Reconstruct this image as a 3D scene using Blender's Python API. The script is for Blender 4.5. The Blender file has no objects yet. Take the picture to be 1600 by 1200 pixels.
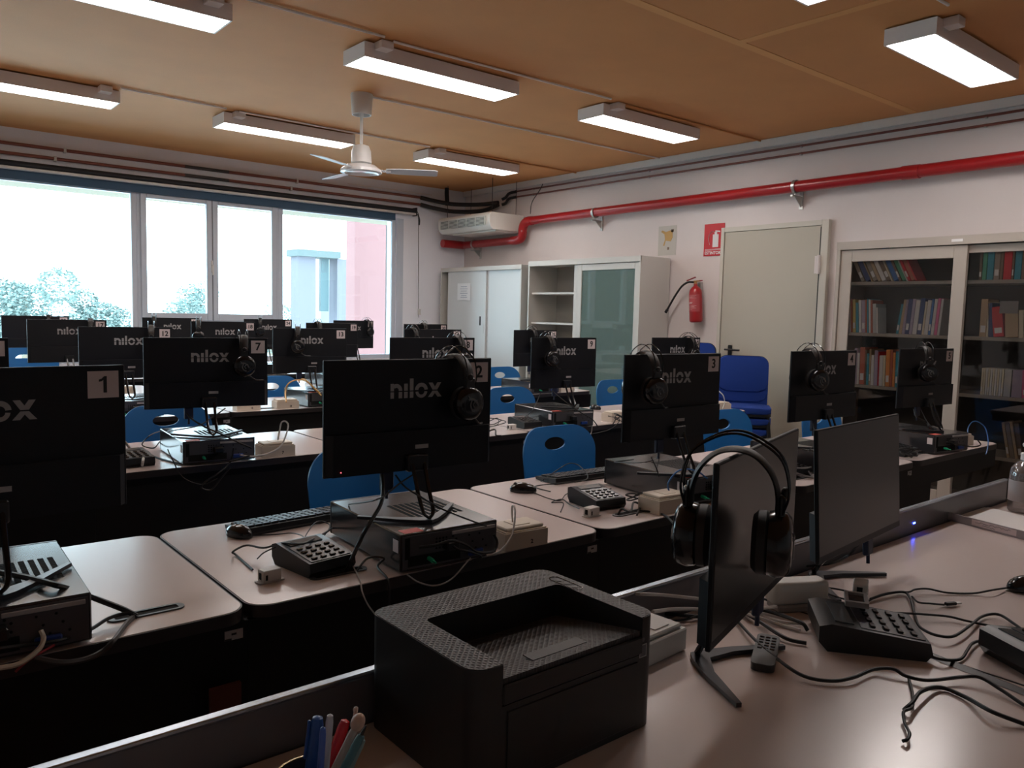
import bpy, bmesh, math, random
from mathutils import Vector, Matrix
random.seed(7)
PI = math.pi
S = bpy.context.scene
COL = S.collection

# ------------------------------------------------------------------ camera, sky, exposure
FPX = 1243.19
RM = Matrix(((0.7714786, 0.0372966, -0.6351612), (-0.6358056, 0.0827165, -0.7674042), (0.0239167, 0.995875, 0.0875274)))
CAMP = Vector((0, 0, 1.46))
cd = bpy.data.cameras.new('camera')
cam = bpy.data.objects.new('camera', cd)
COL.objects.link(cam)
cam.matrix_world = Matrix.Translation(CAMP) @ RM.to_4x4()
cd.sensor_width = 36
cd.lens = 36 * FPX / 1600
cd.clip_start = 0.05
cd.clip_end = 200
S.camera = cam

WORLD = 6.2          # overcast sky
LAMP = 13.0           # ceiling luminaires
S.view_settings.view_transform = 'Standard'
S.view_settings.look = 'None'
S.view_settings.gamma = 1
S.view_settings.exposure = 0.6
S.view_settings.use_curve_mapping = False
w = bpy.data.worlds.new('overcast_sky')
S.world = w
w.use_nodes = True
nt = w.node_tree
bg = nt.nodes['Background']
tc = nt.nodes.new('ShaderNodeTexCoord')
sp = nt.nodes.new('ShaderNodeSeparateXYZ')
cr = nt.nodes.new('ShaderNodeValToRGB')
nt.links.new(tc.outputs['Generated'], sp.inputs[0])
nt.links.new(sp.outputs['Z'], cr.inputs[0])
nt.links.new(cr.outputs[0], bg.inputs[0])
cr.color_ramp.elements[0].position = 0.0
cr.color_ramp.elements[0].color = (0.66, 0.86, 1.0, 1)
cr.color_ramp.elements[1].position = 0.6
cr.color_ramp.elements[1].color = (0.62, 0.84, 1.0, 1)
bg.inputs[1].default_value = WORLD
for i, (x0, x1, z0, z1) in enumerate([(-2.0, 2.4, .9, 2.7), (2.45, 5.75, .9, 2.7)]):
    ld = bpy.data.lights.new('window_daylight', 'AREA')
    ld.shape = 'RECTANGLE'
    ld.size = x1 - x0
    ld.size_y = z1 - z0
    ld.cycles.is_portal = True
    lo = bpy.data.objects.new('window_daylight', ld)
    COL.objects.link(lo)
    lo.location = ((x0 + x1) / 2, 9.75, (z0 + z1) / 2)
    lo.rotation_euler = (-PI / 2, 0, 0)


# ------------------------------------------------------------------ sight lines: a point of a real plane
def _ray(u, v):
    return RM @ Vector(((u - 800) / FPX, -(v - 600) / FPX, -1))


def pz(u, v, z):
    d = _ray(u, v)
    return CAMP + d * ((z - CAMP.z) / d.z)


def py(u, v, y):
    d = _ray(u, v)
    return CAMP + d * (y / d.y)


def px(u, v, x):
    d = _ray(u, v)
    return CAMP + d * (x / d.x)


# ------------------------------------------------------------------ materials
MT = {}


def mat(name, col, rough=0.5, metal=0.0, var=0.0, scale=8.0, bump=0.0, bscale=60.0, spec=0.5, emit=None, es=0.0, coat=0.0, alpha=1.0, trans=0.0, stretch=None):
    if name in MT:
        return MT[name]
    m = bpy.data.materials.new(name)
    m.use_nodes = True
    n = m.node_tree
    b = n.nodes['Principled BSDF']
    b.inputs['Base Color'].default_value = (*col, 1)
    b.inputs['Roughness'].default_value = rough
    b.inputs['Metallic'].default_value = metal
    b.inputs['Specular IOR Level'].default_value = spec
    b.inputs['Coat Weight'].default_value = coat
    b.inputs['Transmission Weight'].default_value = trans
    if emit:
        b.inputs['Emission Color'].default_value = (*emit, 1)
        b.inputs['Emission Strength'].default_value = es
    t = n.nodes.new('ShaderNodeTexCoord')
    mp = n.nodes.new('ShaderNodeMapping')
    n.links.new(t.outputs['Object'], mp.inputs[0])
    if stretch:
        mp.inputs['Scale'].default_value = stretch
    if var > 0:
        nz = n.nodes.new('ShaderNodeTexNoise')
        nz.inputs['Scale'].default_value = scale
        nz.inputs['Detail'].default_value = 6
        n.links.new(mp.outputs[0], nz.inputs['Vector'])
        mx = n.nodes.new('ShaderNodeMix')
        mx.data_type = 'RGBA'
        mx.inputs['A'].default_value = (*[max(0, c * (1 - var)) for c in col], 1)
        mx.inputs['B'].default_value = (*[min(1, c * (1 + var)) for c in col], 1)
        n.links.new(nz.outputs['Fac'], mx.inputs['Factor'])
        n.links.new(mx.outputs['Result'], b.inputs['Base Color'])
    if bump > 0:
        nb = n.nodes.new('ShaderNodeTexNoise')
        nb.inputs['Scale'].default_value = bscale
        nb.inputs['Detail'].default_value = 4
        n.links.new(mp.outputs[0], nb.inputs['Vector'])
        bp = n.nodes.new('ShaderNodeBump')
        bp.inputs['Strength'].default_value = bump
        bp.inputs['Distance'].default_value = 0.01
        n.links.new(nb.outputs['Fac'], bp.inputs['Height'])
        n.links.new(bp.outputs[0], b.inputs['Normal'])
    MT[name] = m
    return m


def glass(name, tint, gl=0.08, rough=0.02, body=0.0, bodycol=(.5, .6, .55)):
    m = bpy.data.materials.new(name)
    m.use_nodes = True
    n = m.node_tree
    n.nodes.remove(n.nodes['Principled BSDF'])
    out = n.nodes['Material Output']
    tr = n.nodes.new('ShaderNodeBsdfTransparent')
    tr.inputs[0].default_value = (*tint, 1)
    g = n.nodes.new('ShaderNodeBsdfGlossy')
    g.inputs['Roughness'].default_value = rough
    fr = n.nodes.new('ShaderNodeFresnel')
    fr.inputs[0].default_value = 1.5
    ad = n.nodes.new('ShaderNodeMath')
    ad.operation = 'ADD'
    ad.inputs[1].default_value = gl
    ad.use_clamp = True
    n.links.new(fr.outputs[0], ad.inputs[0])
    mx = n.nodes.new('ShaderNodeMixShader')
    n.links.new(ad.outputs[0], mx.inputs[0])
    src = tr
    if body > 0:
        df = n.nodes.new('ShaderNodeBsdfDiffuse')
        df.inputs[0].default_value = (*bodycol, 1)
        m2 = n.nodes.new('ShaderNodeMixShader')
        m2.inputs[0].default_value = body
        n.links.new(tr.outputs[0], m2.inputs[1])
        n.links.new(df.outputs[0], m2.inputs[2])
        src = m2
    n.links.new(src.outputs[0], mx.inputs[1])
    n.links.new(g.outputs[0], mx.inputs[2])
    n.links.new(mx.outputs[0], out.inputs[0])
    MT[name] = m
    return m


WALL = mat('wall_plaster', (.66, .595, .575), .85, var=.03, scale=3, bump=.08, bscale=90)
FRONTWALL = mat('wall_plaster_glare_tint', (.86, .87, .93), .85, var=.03, scale=3, bump=.08, bscale=90)  # white plaster; bluish glare and extra brightness put into its colour
CEIL = mat('ceiling_fibreboard', (.62, .285, .10), .75, var=.09, scale=2.5, bump=.15, bscale=130)
CEILJ = mat('ceiling_seam', (.72, .37, .14), .75, var=.05, scale=6)
FLOOR = mat('floor_tile', (.24, .18, .14), .35, var=.15, scale=4)
FRAME = mat('window_frame_backlit_tint', (.55, .60, .68), .4)  # white-grey frame; the grey-blue look of backlight is put into the colour
GASK = mat('gasket_black', (.02, .02, .022), .5)
BLIND = mat('navy_blind', (.035, .085, .15), .6)
BLINDD = mat('dark_blind', (.012, .014, .02), .6)
WHITEM = mat('white_metal', (.66, .64, .62), .4)
LAMPM = mat('lamp_housing', (.80, .76, .75), .45)
CONDM = mat('conduit_white', (.85, .80, .76), .5)
DIFF = mat('lamp_diffuser', (1, 1, 1), .5, emit=(1.0, .925, .885), es=LAMP)
PLAST = mat('white_plastic', (.60, .58, .55), .45)
BEIGE = mat('beige_plastic', (.66, .57, .47), .5, var=.03)
COPPER = mat('copper_pipe', (.22, .075, .055), .4, metal=.3)
REDP = mat('red_paint', (.34, .008, .012), .32, coat=.2)
GALV = mat('galvanised', (.5, .5, .48), .35, metal=.9)
BLACKR = mat('black_rubber', (.010, .010, .011), .55)
BLK = mat('black_plastic', (.008, .0082, .010), .38)
BLKM = mat('monitor_back', (.0045, .005, .008), .5, bump=.05, bscale=500, spec=.35)
BLKG = mat('black_gloss', (.010, .010, .012), .16)
SCREEN = mat('screen_glass', (.012, .011, .011), .30, spec=.6)
LOGO = mat('logo_grey', (.38, .37, .375), .45)
TAG = mat('tag_paper', (.72, .62, .62), .7)
INK = mat('ink', (.015, .012, .012), .6)
STICK = mat('silver_sticker', (.42, .40, .40), .5)
LAM = mat('desk_laminate', (.65, .55, .52), .23, var=.015, scale=20, bump=.012, bscale=300, spec=.95)
DARKD = mat('desk_black', (.005, .0045, .005), .55, spec=.3)
EDGEB = mat('desk_edge', (.025, .02, .02), .4)
PCTOP = mat('computer_steel', (.028, .027, .030), .17, spec=.9)
PCREAR = mat('rear_plate', (.10, .095, .10), .45, metal=.5)
HOLE = mat('hole_black', (.002, .002, .002), .9)
GREEN = mat('green_jack', (.02, .42, .22), .35)
BLUEJ = mat('blue_port', (.01, .05, .28), .4)
REDS = mat('red_sticker', (.75, .10, .07), .6)
BLUE = mat('chair_blue', (.012, .15, .42), .42, var=.03)
BLUEF = mat('fabric_blue', (.001, .032, .23), .85, bump=.3, bscale=900)
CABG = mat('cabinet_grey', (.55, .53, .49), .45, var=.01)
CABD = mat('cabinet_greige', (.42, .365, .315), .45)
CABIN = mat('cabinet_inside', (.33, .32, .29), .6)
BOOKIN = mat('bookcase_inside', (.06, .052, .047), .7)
DOORM = mat('door_greige', (.44, .40, .325), .5, var=.01)
PAPER = mat('paper_white', (.78, .76, .75), .8)
PANELG = mat('desk_screen_grey', (.13, .12, .13), .35)
ALU = mat('aluminium_edge', (.45, .50, .56), .25, metal=.8)
GLASSW = glass('window_glass', (.96, 1.0, .99), .0, .0)
GLASSB = glass('bookcase_glass', (.92, .92, .91), .01, .03)
GLASSG = glass('green_reflection_glass', (.74, .86, .82), .06, .03, .38, (.36, .52, .48))  # green reflection of the trees outside put into tint and body colour
CHROME = mat('chrome', (.8, .8, .8), .12, metal=1)
LEATHER = mat('dark_leather', (.016, .013, .012), .5)
CREAM = mat('cream_cable', (.62, .54, .44), .5)
GREYC = mat('grey_cable', (.45, .44, .43), .5)
BLUEC = mat('blue_cable', (.03, .13, .36), .45)
YELC = mat('yellow_cable', (.72, .42, .14), .5)
WHITEC = mat('white_cable', (.6, .57, .55), .5)
REDC = mat('red_cable', (.3, .02, .03), .5)


# ------------------------------------------------------------------ geometry collector
class G:
    def __init__(s):
        s.bm = bmesh.new()

    def _done(s, verts, M):
        if M is not None:
            bmesh.ops.transform(s.bm, matrix=M, verts=verts)

    def box(s, c, d, bev=0.0, seg=1, M=None):
        r = bmesh.ops.create_cube(s.bm, size=1)
        vs = r['verts']
        bmesh.ops.transform(s.bm, matrix=Matrix.Translation(c) @ Matrix.Diagonal((*d, 1)), verts=vs)
        if bev > 0:
            es = list({e for v in vs for e in v.link_edges})
            rr = bmesh.ops.bevel(s.bm, geom=es, offset=bev, segments=seg, affect='EDGES', profile=.5)
            vs = list({v for f in rr['faces'] for v in f.verts} | {v for v in vs if v.is_valid})
        s._done(vs, M)
        return s

    def bx(s, x0, x1, y0, y1, z0, z1, bev=0.0, seg=1, M=None):
        return s.box(((x0 + x1) / 2, (y0 + y1) / 2, (z0 + z1) / 2), (abs(x1 - x0), abs(y1 - y0), abs(z1 - z0)), bev, seg, M)

    def lathe(s, prof, seg=20, M=None, cap=True):
        rings = []
        for r, z in prof:
            if r < 1e-6:
                rings.append([s.bm.verts.new((0, 0, z))])
            else:
                rings.append([s.bm.verts.new((r * math.cos(2 * PI * i / seg), r * math.sin(2 * PI * i / seg), z)) for i in range(seg)])
        for a, b in zip(rings, rings[1:]):
            for i in range(seg):
                j = (i + 1) % seg
                if len(a) == 1 and len(b) == 1:
                    continue
                if len(a) == 1:
                    s.bm.faces.new((a[0], b[j], b[i]))
                elif len(b) == 1:
                    s.bm.faces.new((a[i], a[j], b[0]))
                else:
                    s.bm.faces.new((a[i], a[j], b[j], b[i]))
        if cap:
            if len(rings[0]) > 1:
                s.bm.faces.new(rings[0][::-1])
            if len(rings[-1]) > 1:
                s.bm.faces.new(rings[-1])
        s._done([v for r in rings for v in r], M)
        return s

    def cyl(s, p0, p1, r, seg=12, r2=None):
        p0, p1 = Vector(p0), Vector(p1)
        d = p1 - p0
        M = Matrix.Translation(p0) @ d.to_track_quat('Z', 'Y').to_matrix().to_4x4()
        return s.lathe([(r, 0), (r if r2 is None else r2, d.length)], seg, M)

    def tube(s, pts, r, seg=6, n=5, flat=None, M=None, close=True):
        P = smooth(pts, n) if n > 1 else [Vector(p) for p in pts]
        rings = []
        up = Vector((0, 0, 1))
        for i, p in enumerate(P):
            t = (P[min(i + 1, len(P) - 1)] - P[max(i - 1, 0)])
            if t.length < 1e-9:
                t = Vector((1, 0, 0))
            t.normalize()
            a = t.cross(up)
            if a.length < 1e-3:
                a = t.cross(Vector((1, 0, 0))) if not rings else la.copy()
                a = a - t * a.dot(t)
            a.normalize()
            if rings and a.dot(la) < 0:
                a = -a
            la = a
            b = t.cross(a)
            ra, rb = (r, r) if flat is None else flat
            rings.append([s.bm.verts.new(p + a * ra * math.cos(2 * PI * k / seg) + b * rb * math.sin(2 * PI * k / seg)) for k in range(seg)])
        for a, b in zip(rings, rings[1:]):
            for i in range(seg):
                j = (i + 1) % seg
                s.bm.faces.new((a[i], a[j], b[j], b[i]))
        if close:
            s.bm.faces.new(rings[0][::-1])
            s.bm.faces.new(rings[-1])
        s._done([v for q in rings for v in q], M)
        return s

    def prism(s, poly, z0, z1, M=None):
        a = [s.bm.verts.new((x, y, z0)) for x, y in poly]
        b = [s.bm.verts.new((x, y, z1)) for x, y in poly]
        s.bm.faces.new(a[::-1])
        s.bm.faces.new(b)
        n = len(poly)
        for i in range(n):
            j = (i + 1) % n
            s.bm.faces.new((a[i], a[j], b[j], b[i]))
        s._done(a + b, M)
        return s

    def ring(s, outer, inner, z0, z1, M=None):
        n = len(outer)
        vs = []
        L = []
        for poly, z in ((outer, z0), (outer, z1), (inner, z1), (inner, z0)):
            q = [s.bm.verts.new((x, y, z)) for x, y in poly]
            L.append(q)
            vs += q
        for a, b in zip(L, L[1:] + L[:1]):
            for i in range(n):
                j = (i + 1) % n
                s.bm.faces.new((a[i], a[j], b[j], b[i]))
        s._done(vs, M)
        return s

    def ball(s, c, r, sc=(1, 1, 1), sub=2):
        q = bmesh.ops.create_icosphere(s.bm, subdivisions=sub, radius=r)
        bmesh.ops.transform(s.bm, matrix=Matrix.Translation(c) @ Matrix.Diagonal((*sc, 1)), verts=q['verts'])
        return s

    def mesh(s, name, m, ang=35):
        bmesh.ops.recalc_face_normals(s.bm, faces=s.bm.faces)
        me = bpy.data.meshes.new(name)
        s.bm.to_mesh(me)
        s.bm.free()
        me.materials.append(m)
        me.polygons.foreach_set('use_smooth', [True] * len(me.polygons))
        me.set_sharp_from_angle(angle=math.radians(ang))
        return me


def smooth(pts, n=5):
    P = [Vector(p) for p in pts]
    if len(P) < 3:
        return P
    out = []
    for i in range(len(P) - 1):
        a = P[i - 1] if i else P[0] * 2 - P[1]
        b, c = P[i], P[i + 1]
        d = P[i + 2] if i + 2 < len(P) else P[-1] * 2 - P[-2]
        for k in range(n):
            t = k / n
            out.append(.5 * ((2 * b) + (c - a) * t + (2 * a - 5 * b + 4 * c - d) * t * t + (3 * b - a - 3 * c + d) * t ** 3))
    out.append(P[-1])
    return out


def rrect(x0, x1, y0, y1, r, n=5):
    out = []
    for cx, cy, a in ((x1 - r, y1 - r, 0), (x0 + r, y1 - r, PI / 2), (x0 + r, y0 + r, PI), (x1 - r, y0 + r, 1.5 * PI)):
        for k in range(n + 1):
            t = a + k / n * PI / 2
            out.append((cx + r * math.cos(t), cy + r * math.sin(t)))
    return out


MC = {}


def tmesh(key, fn, m):
    k = (key, m.name)
    if k not in MC:
        g = fn()
        MC[k] = g.mesh(key, m) if isinstance(g, G) else g
    return MC[k]


def part(name, key, fn, m, parent, loc=(0, 0, 0), rot=(0, 0, 0), label=None):
    """one mesh object, part of its parent; repeats share the mesh data stored under key"""
    me = tmesh(key, fn, m) if key else fn().mesh(name, m)
    o = bpy.data.objects.new(name, me)
    COL.objects.link(o)
    o.parent = parent
    o.location = loc
    o.rotation_euler = rot
    if label:
        o['label'] = label
    return o


def thing(name, label, cat, loc=(0, 0, 0), rz=0.0, group=None):
    o = bpy.data.objects.new(name, None)
    o.empty_display_size = .05
    COL.objects.link(o)
    o.location = loc
    o.rotation_euler = (0, 0, rz)
    o['label'] = label
    o['category'] = cat
    if group:
        o['group'] = group
    return o


def solo(name, g, m, label, cat, group=None, loc=(0, 0, 0), rz=0.0, key=None, rot=None):
    me = tmesh(key, (lambda: g) if isinstance(g, G) else g, m) if key else g.mesh(name, m)
    o = bpy.data.objects.new(name, me)
    COL.objects.link(o)
    o.location = loc
    o.rotation_euler = rot or (0, 0, rz)
    o['label'] = label
    o['category'] = cat
    if group:
        o['group'] = group
    return o


def struct(name, g, m, parent=None):
    o = bpy.data.objects.new(name, g.mesh(name, m))
    COL.objects.link(o)
    if parent:
        o.parent = parent
    else:
        o['kind'] = 'structure'
    return o


def text(s, size, m, bold=.0, ext=.0004):
    key = ('txt', s, size, m.name, bold)
    if key in MC:
        return MC[key]
    c = bpy.data.curves.new('t', 'FONT')
    c.body = s
    c.size = size
    c.align_x = 'CENTER'
    c.align_y = 'CENTER'
    c.offset = bold
    c.extrude = ext
    c.resolution_u = 3
    o = bpy.data.objects.new('t', c)
    COL.objects.link(o)
    dg = bpy.context.evaluated_depsgraph_get()
    me = bpy.data.meshes.new_from_object(o.evaluated_get(dg))
    bpy.data.objects.remove(o)
    me.materials.clear()
    me.materials.append(m)
    MC[key] = me
    return me


def place(name, me, parent, loc, rot=(0, 0, 0)):
    o = bpy.data.objects.new(name, me)
    COL.objects.link(o)
    o.parent = parent
    o.location = loc
    o.rotation_euler = rot
    return o


# ------------------------------------------------------------------ the room
XW, YW, ZC = 6.9, 9.5, 3.2
XL, YB = -3.2, -2.6
struct('floor', G().bx(XL - .1, XW + .1, YB - .1, YW + .3, -.1, 0), FLOOR)
struct('ceiling', G().bx(XL - .1, XW + .1, YB - .1, YW + .3, ZC, ZC + .1), CEIL)
struct('wall_right', G().bx(XW, XW + .1, YB, YW + .3, 0, ZC), WALL)
struct('wall_left', G().bx(XL - .1, XL, YB, YW + .3, 0, ZC), WALL)
struct('wall_back', G().bx(XL, XW, YB - .1, YB, 0, ZC), WALL)
WX0, WX1, WZ0, WZ1 = -2.0, 5.76, .82, 2.72
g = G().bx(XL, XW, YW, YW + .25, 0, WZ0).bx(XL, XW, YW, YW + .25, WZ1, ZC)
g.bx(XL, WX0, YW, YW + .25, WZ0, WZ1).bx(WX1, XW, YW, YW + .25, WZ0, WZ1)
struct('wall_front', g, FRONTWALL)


def window(name, x0, x1, sash=False, mid=None):
    y0, y1 = YW + .03, YW + .1
    t = bpy.data.objects.new(name, None)
    COL.objects.link(t)
    t['kind'] = 'structure'
    f = .055
    g = G().bx(x0, x0 + f, y0, y1, WZ0, WZ1, .004).bx(x1 - f, x1, y0, y1, WZ0, WZ1, .004)
    g.bx(x0 + f, x1 - f, y0, y1, WZ1 - .04, WZ1, .004).bx(x0 + f, x1 - f, y0, y1, WZ0, WZ0 + .05, .004)
    if sash:
        g.bx(x0 + f, x1 - f, y0, y1, 1.26, 1.31, .004)
    struct('window_frame', g, FRAME, t)
    if not sash:
        struct('window_pane', G().bx(x0 + f, x1 - f, y0 + .03, y0 + .036, WZ0 + .05, WZ1 - .04), GLASSW, t)
    else:
        struct('window_pane', G().bx(x0 + f, x1 - f, y0 + .03, y0 + .036, WZ0 + .05, 1.26), GLASSW, t)
        xm = 3.27
        for a, b in ((x0 + f - .02, xm - .004), (xm + .004, x1 - f + .02)):
            q = .062
            z0, z1 = 1.295, WZ1 - .025
            g = G().bx(a, a + q, y0 - .03, y1 - .02, z0, z1, .006).bx(b - q, b, y0 - .03, y1 - .02, z0, z1, .006)
            g.bx(a + q, b - q, y0 - .03, y1 - .02, z1 - q * .8, z1, .006).bx(a + q, b - q, y0 - .03, y1 - .02, z0, z0 + .085, .006)
            s_ = struct('window_sash', g, FRAME, t)
            struct('window_pane', G().bx(a + q, b - q, y0 + .005, y0 + .011, z0 + .085, z1 - q * .8), GLASSW, s_)
        struct('window_seam', G().bx(xm - .004, xm + .004, y0 - .02, y0 + .01, 1.3, WZ1 - .03), GASK, t)
        struct('window_handle', G().bx(xm - .022, xm - .002, y0 - .045, y0 - .03, 1.86, 2.0, .004).bx(xm - .02, xm - .004, y0 - .075, y0 - .045, 1.93, 1.95).bx(xm - .022, xm - .004, y0 - .08, y0 - .066, 1.83, 1.95, .004), WHITEM, t)


window('window_1', WX0, 2.45)
window('window_2', 2.45, 4.09, True)
window('window_3', 4.09, WX1)
struct('trim_1', G().bx(WX1, WX1 + .10, YW - .012, YW, WZ0 - .05, WZ1, .003), FRAME)

# door in the right wall
t = bpy.data.objects.new('door_1', None)
COL.objects.link(t)
t['kind'] = 'structure'
DY0, DY1, DZ = 3.90, 4.95, 2.335
struct('door_leaf', G().bx(XW - .04, XW - .005, DY0, DY1, .01, DZ, .002), DOORM, t)
g = G().bx(XW - .05, XW + .0, DY0 - .075, DY0 - .004, 0, DZ + .05, .004).bx(XW - .05, XW, DY1 + .004, DY1 + .045, 0, DZ + .05, .004)
g.bx(XW - .049, XW, DY0 - .004, DY1 + .004, DZ + .004, DZ + .05)
struct('door_frame', g, mat('door_frame_paint', (.55, .51, .44), .5), t)
struct('door_gap', G().bx(XW - .043, XW - .036, DY0 + .002, DY0 + .01, .02, DZ - .01), GASK, t)
for z in (1.98, 1.12):
    struct('door_hinge', G().cyl((XW - .06, DY0 + .0, z - .085), (XW - .06, DY0 + .0, z + .085), .016, 10).bx(XW - .045, XW - .038, DY0 + .0, DY0 + .05, z - .08, z + .08), WALL, t)
struct('door_handle', G().bx(XW - .052, XW - .04, DY1 - .15, DY1 - .10, .98, 1.20, .006).cyl((XW - .05, DY1 - .125, 1.155), (XW - .10, DY1 - .125, 1.155), .009).tube([(XW - .10, DY1 - .10, 1.155), (XW - .10, DY1 - .13, 1.155), (XW - .095, DY1 - .27, 1.153)], .010, 8, 3), BLK, t)

# ceiling seams
struct('trim_2', G().bx(2.0, XW, 3.09, 3.155, ZC - .002, ZC + .01), CEILJ)
struct('trim_3', G().bx(4.34, 4.405, .5, 3.12, ZC - .0025, ZC + .01), CEILJ)
struct('trim_4', G().bx(XW - .05, XW - .001, YB, YW - .01, ZC - .075, ZC - .001, .004), WHITEM)
struct('baseboard_right', G().bx(XW - .012, XW - .001, YB, DY0 - .08, 0, .09).bx(XW - .012, XW - .001, DY1 + .05, YW, 0, .09), mat('skirting', (.2, .16, .13), .5))

# ------------------------------------------------------------------ ceiling luminaires
LX = {'a': (.44, 1.74), 'b': (2.60, 3.90), 'c': (4.77, 6.03)}
lamps = [('b', 4.71, 5.00, 'long ceiling lamp left of centre, nearest one fully in view', 1), ('c', 4.68, 4.98, 'long ceiling lamp nearest to the right wall above the fire pipe bracket', 1),
         ('c', 2.09, 2.38, 'large bright ceiling lamp at the upper right corner of the photo', 1), ('a', 4.70, 4.98, 'ceiling lamp cut by the top edge of the photo at the left', -1),
         ('a', 7.19, 7.49, 'ceiling lamp cut by the left edge of the photo', -1), ('b', 7.24, 7.53, 'ceiling lamp just left of the ceiling fan', 1),
         ('c', 7.24, 7.55, 'farthest ceiling lamp, right of the fan and near the corner unit', 1), ('b', 2.09, 2.36, 'ceiling lamp of which only a tip shows at the top edge', 1),
         ]
for nm, y0, y1, lab, sd in lamps:
    x0, x1 = LX[nm]
    t = thing('ceiling_lamp', lab, 'ceiling lamp', ((x0 + x1) / 2, (y0 + y1) / 2, ZC), 0, 'white box lamps on the ceiling')
    L, W_ = x1 - x0, y1 - y0
    part('lamp_housing', 'lamph%.2f' % L, lambda: G().ring([(-L / 2, -W_ / 2), (L / 2, -W_ / 2), (L / 2, W_ / 2), (-L / 2, W_ / 2)], [(-L / 2 + .012, -W_ / 2 + .012), (L / 2 - .012, -W_ / 2 + .012), (L / 2 - .012, W_ / 2 - .012), (-L / 2 + .012, W_ / 2 - .012)], -.105, -.02).bx(-L / 2, L / 2, -W_ / 2, W_ / 2, -.02, -.012), LAMPM, t)
    part('diffuser', 'lampd%.2f' % L, lambda: G().bx(-L / 2 + .013, L / 2 - .013, -W_ / 2 + .013, W_ / 2 - .013, -.101, -.09), DIFF, t)
    xs = -sd * (L / 2 - .12)
    part('junction_box', 'lampj', lambda: G().bx(-.045, .045, -.05, .05, -.05, 0, .003), LAMPM, t, (xs, -W_ / 2 - .04, -.005))
for a, b, v, lab in (((1.6, 4.56), (2.66, 4.56), 0, 'thin white conduit between the two front left ceiling lamps'), ((2.75, 4.60), (4.73, 4.56), 0, 'thin white conduit running between the middle lamp and the right wall lamp'),
                     ((3.30, 5.88), (6.84, 5.84), 0, 'thin white conduit from the ceiling fan to the right wall'), ((1.72, 7.08), (2.58, 7.12), 0, 'thin white conduit between the two far left ceiling lamps'),
                     ((2.7, 7.14), (4.73, 7.16), 0, 'thin white conduit passing behind the fan rod'), ((4.85, 7.16), (6.84, 7.14), 0, 'faint conduit from the farthest lamp to the right wall'),
                     ((4.85, 4.60), (6.84, 4.58), 0, 'faint conduit from the right lamp to the wall'), ((3.8, 2.0), (4.65, 1.98), 0, 'short conduit at the top edge near the brightest lamp')):
    solo('ceiling_conduit', G().cyl((*a, ZC - .011), (*b, ZC - .011), .0085, 8), CONDM if 'faint' not in lab else CEIL, lab, 'conduit', 'conduits on the ceiling')

# ------------------------------------------------------------------ ceiling fan
FC = (3.235, 5.9)
t = thing('ceiling_fan', 'white three-blade ceiling fan hanging on a thin rod', 'fan', (*FC, ZC))
part('canopy', None, lambda: G().lathe([(.088, 0), (.09, -.01), (.078, -.165), (.070, -.165), (.066, -.13), (.02, -.12)], 28), WHITEM, t)
part('down_rod', None, lambda: G().cyl((0, 0, -.12), (0, 0, -.42), .0125), WHITEM, t)
part('motor', None, lambda: G().lathe([(.03, -.40), (.062, -.41), (.078, -.45), (.083, -.545), (.06, -.55), (.055, -.57)], 28), WHITEM, t)
part('hub_disc', None, lambda: G().lathe([(.05, -.555), (.12, -.565), (.165, -.60), (.168, -.622), (.14, -.628), (.12, -.615), (0, -.61)], 32), mat('fan_gloss', (.72, .71, .72), .15), t)
for k, a in enumerate((-31, 89, 209)):
    M = Matrix.Rotation(math.radians(a), 4, 'Z') @ Matrix.Translation((0, 0, -.60)) @ Matrix.Rotation(math.radians(-11), 4, 'X')
    b = part('blade', None, lambda: G().prism([(.20, -.045), (.30, -.062), (.60, -.068), (.62, -.05), (.62, .05), (.60, .062), (.30, .058), (.20, .045)], -.003, .003, M), mat('fan_blade', (.50, .50, .54), .35), t)
    part('blade_bracket', None, lambda: G().bx(.13, .24, -.018, .018, -.006, .004, .002, 1, M), CHROME, b)

# ------------------------------------------------------------------ pipes
def clip(g, p, ax):
    g.box(p, (.03, .03, .05) if ax == 'x' else (.03, .03, .05), .004)


for z, lab in ((3.035, 'upper copper pipe high on the window wall'), (2.938, 'lower copper pipe high on the window wall')):
    t = thing('copper_pipe', lab, 'pipe', (0, 9.46, z))
    part('pipe', None, lambda: G().cyl((XL + .05, 0, 0), (6.15, 0, 0), .017, 10), COPPER, t)
    for x in ((1.75, 4.30) if z > 3 else (1.66, 4.22)):
        part('pipe_clip', 'wclip', lambda: G().box((0, .01, 0), (.028, .055, .05), .004), PLAST, t, (x, 0, 0))
    part('insulation_sleeve', None, lambda: G().cyl((2.95, 0, 0), (3.45, 0, 0), .0185, 10), mat('sleeve_dark', (.05, .045, .045), .6), t)
solo('cable_tray_strip', G().cyl((5.0, 9.47, 3.09), (6.3, 9.47, 3.09), .008, 8), LAMPM, 'short pale tube near the ceiling above the window corner', 'conduit')
for z, lab in ((3.085, 'upper copper pipe along the right wall under the ceiling'), (3.015, 'lower copper pipe along the right wall under the ceiling')):
    t = thing('copper_pipe', lab, 'pipe', (6.865, 0, z))
    part('pipe', None, lambda: G().cyl((0, 8.3, 0), (0, .8, 0), .0105, 8), mat('copper_brown', (.16, .05, .035), .45, metal=.2), t)
    part('pipe', None, lambda: G().tube([(0, 8.3, 0), (0, 8.45, -.01), (-.02, 8.5, -.06 - (3.085 - z) * .1), (-.06, 8.53, -.09)], .019, 8), BLACKR, t, label='black insulated end')
    for u, v in ((1014, 268), (1252, 228), (1541, 180), (833, 300)):
        yy = px(u, v, 6.87).y
        part('pipe_clip', 'rclip', lambda: G().box((.01, 0, 0), (.03, .02, .03), .003), GALV, t, (0, yy, 0))
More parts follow.
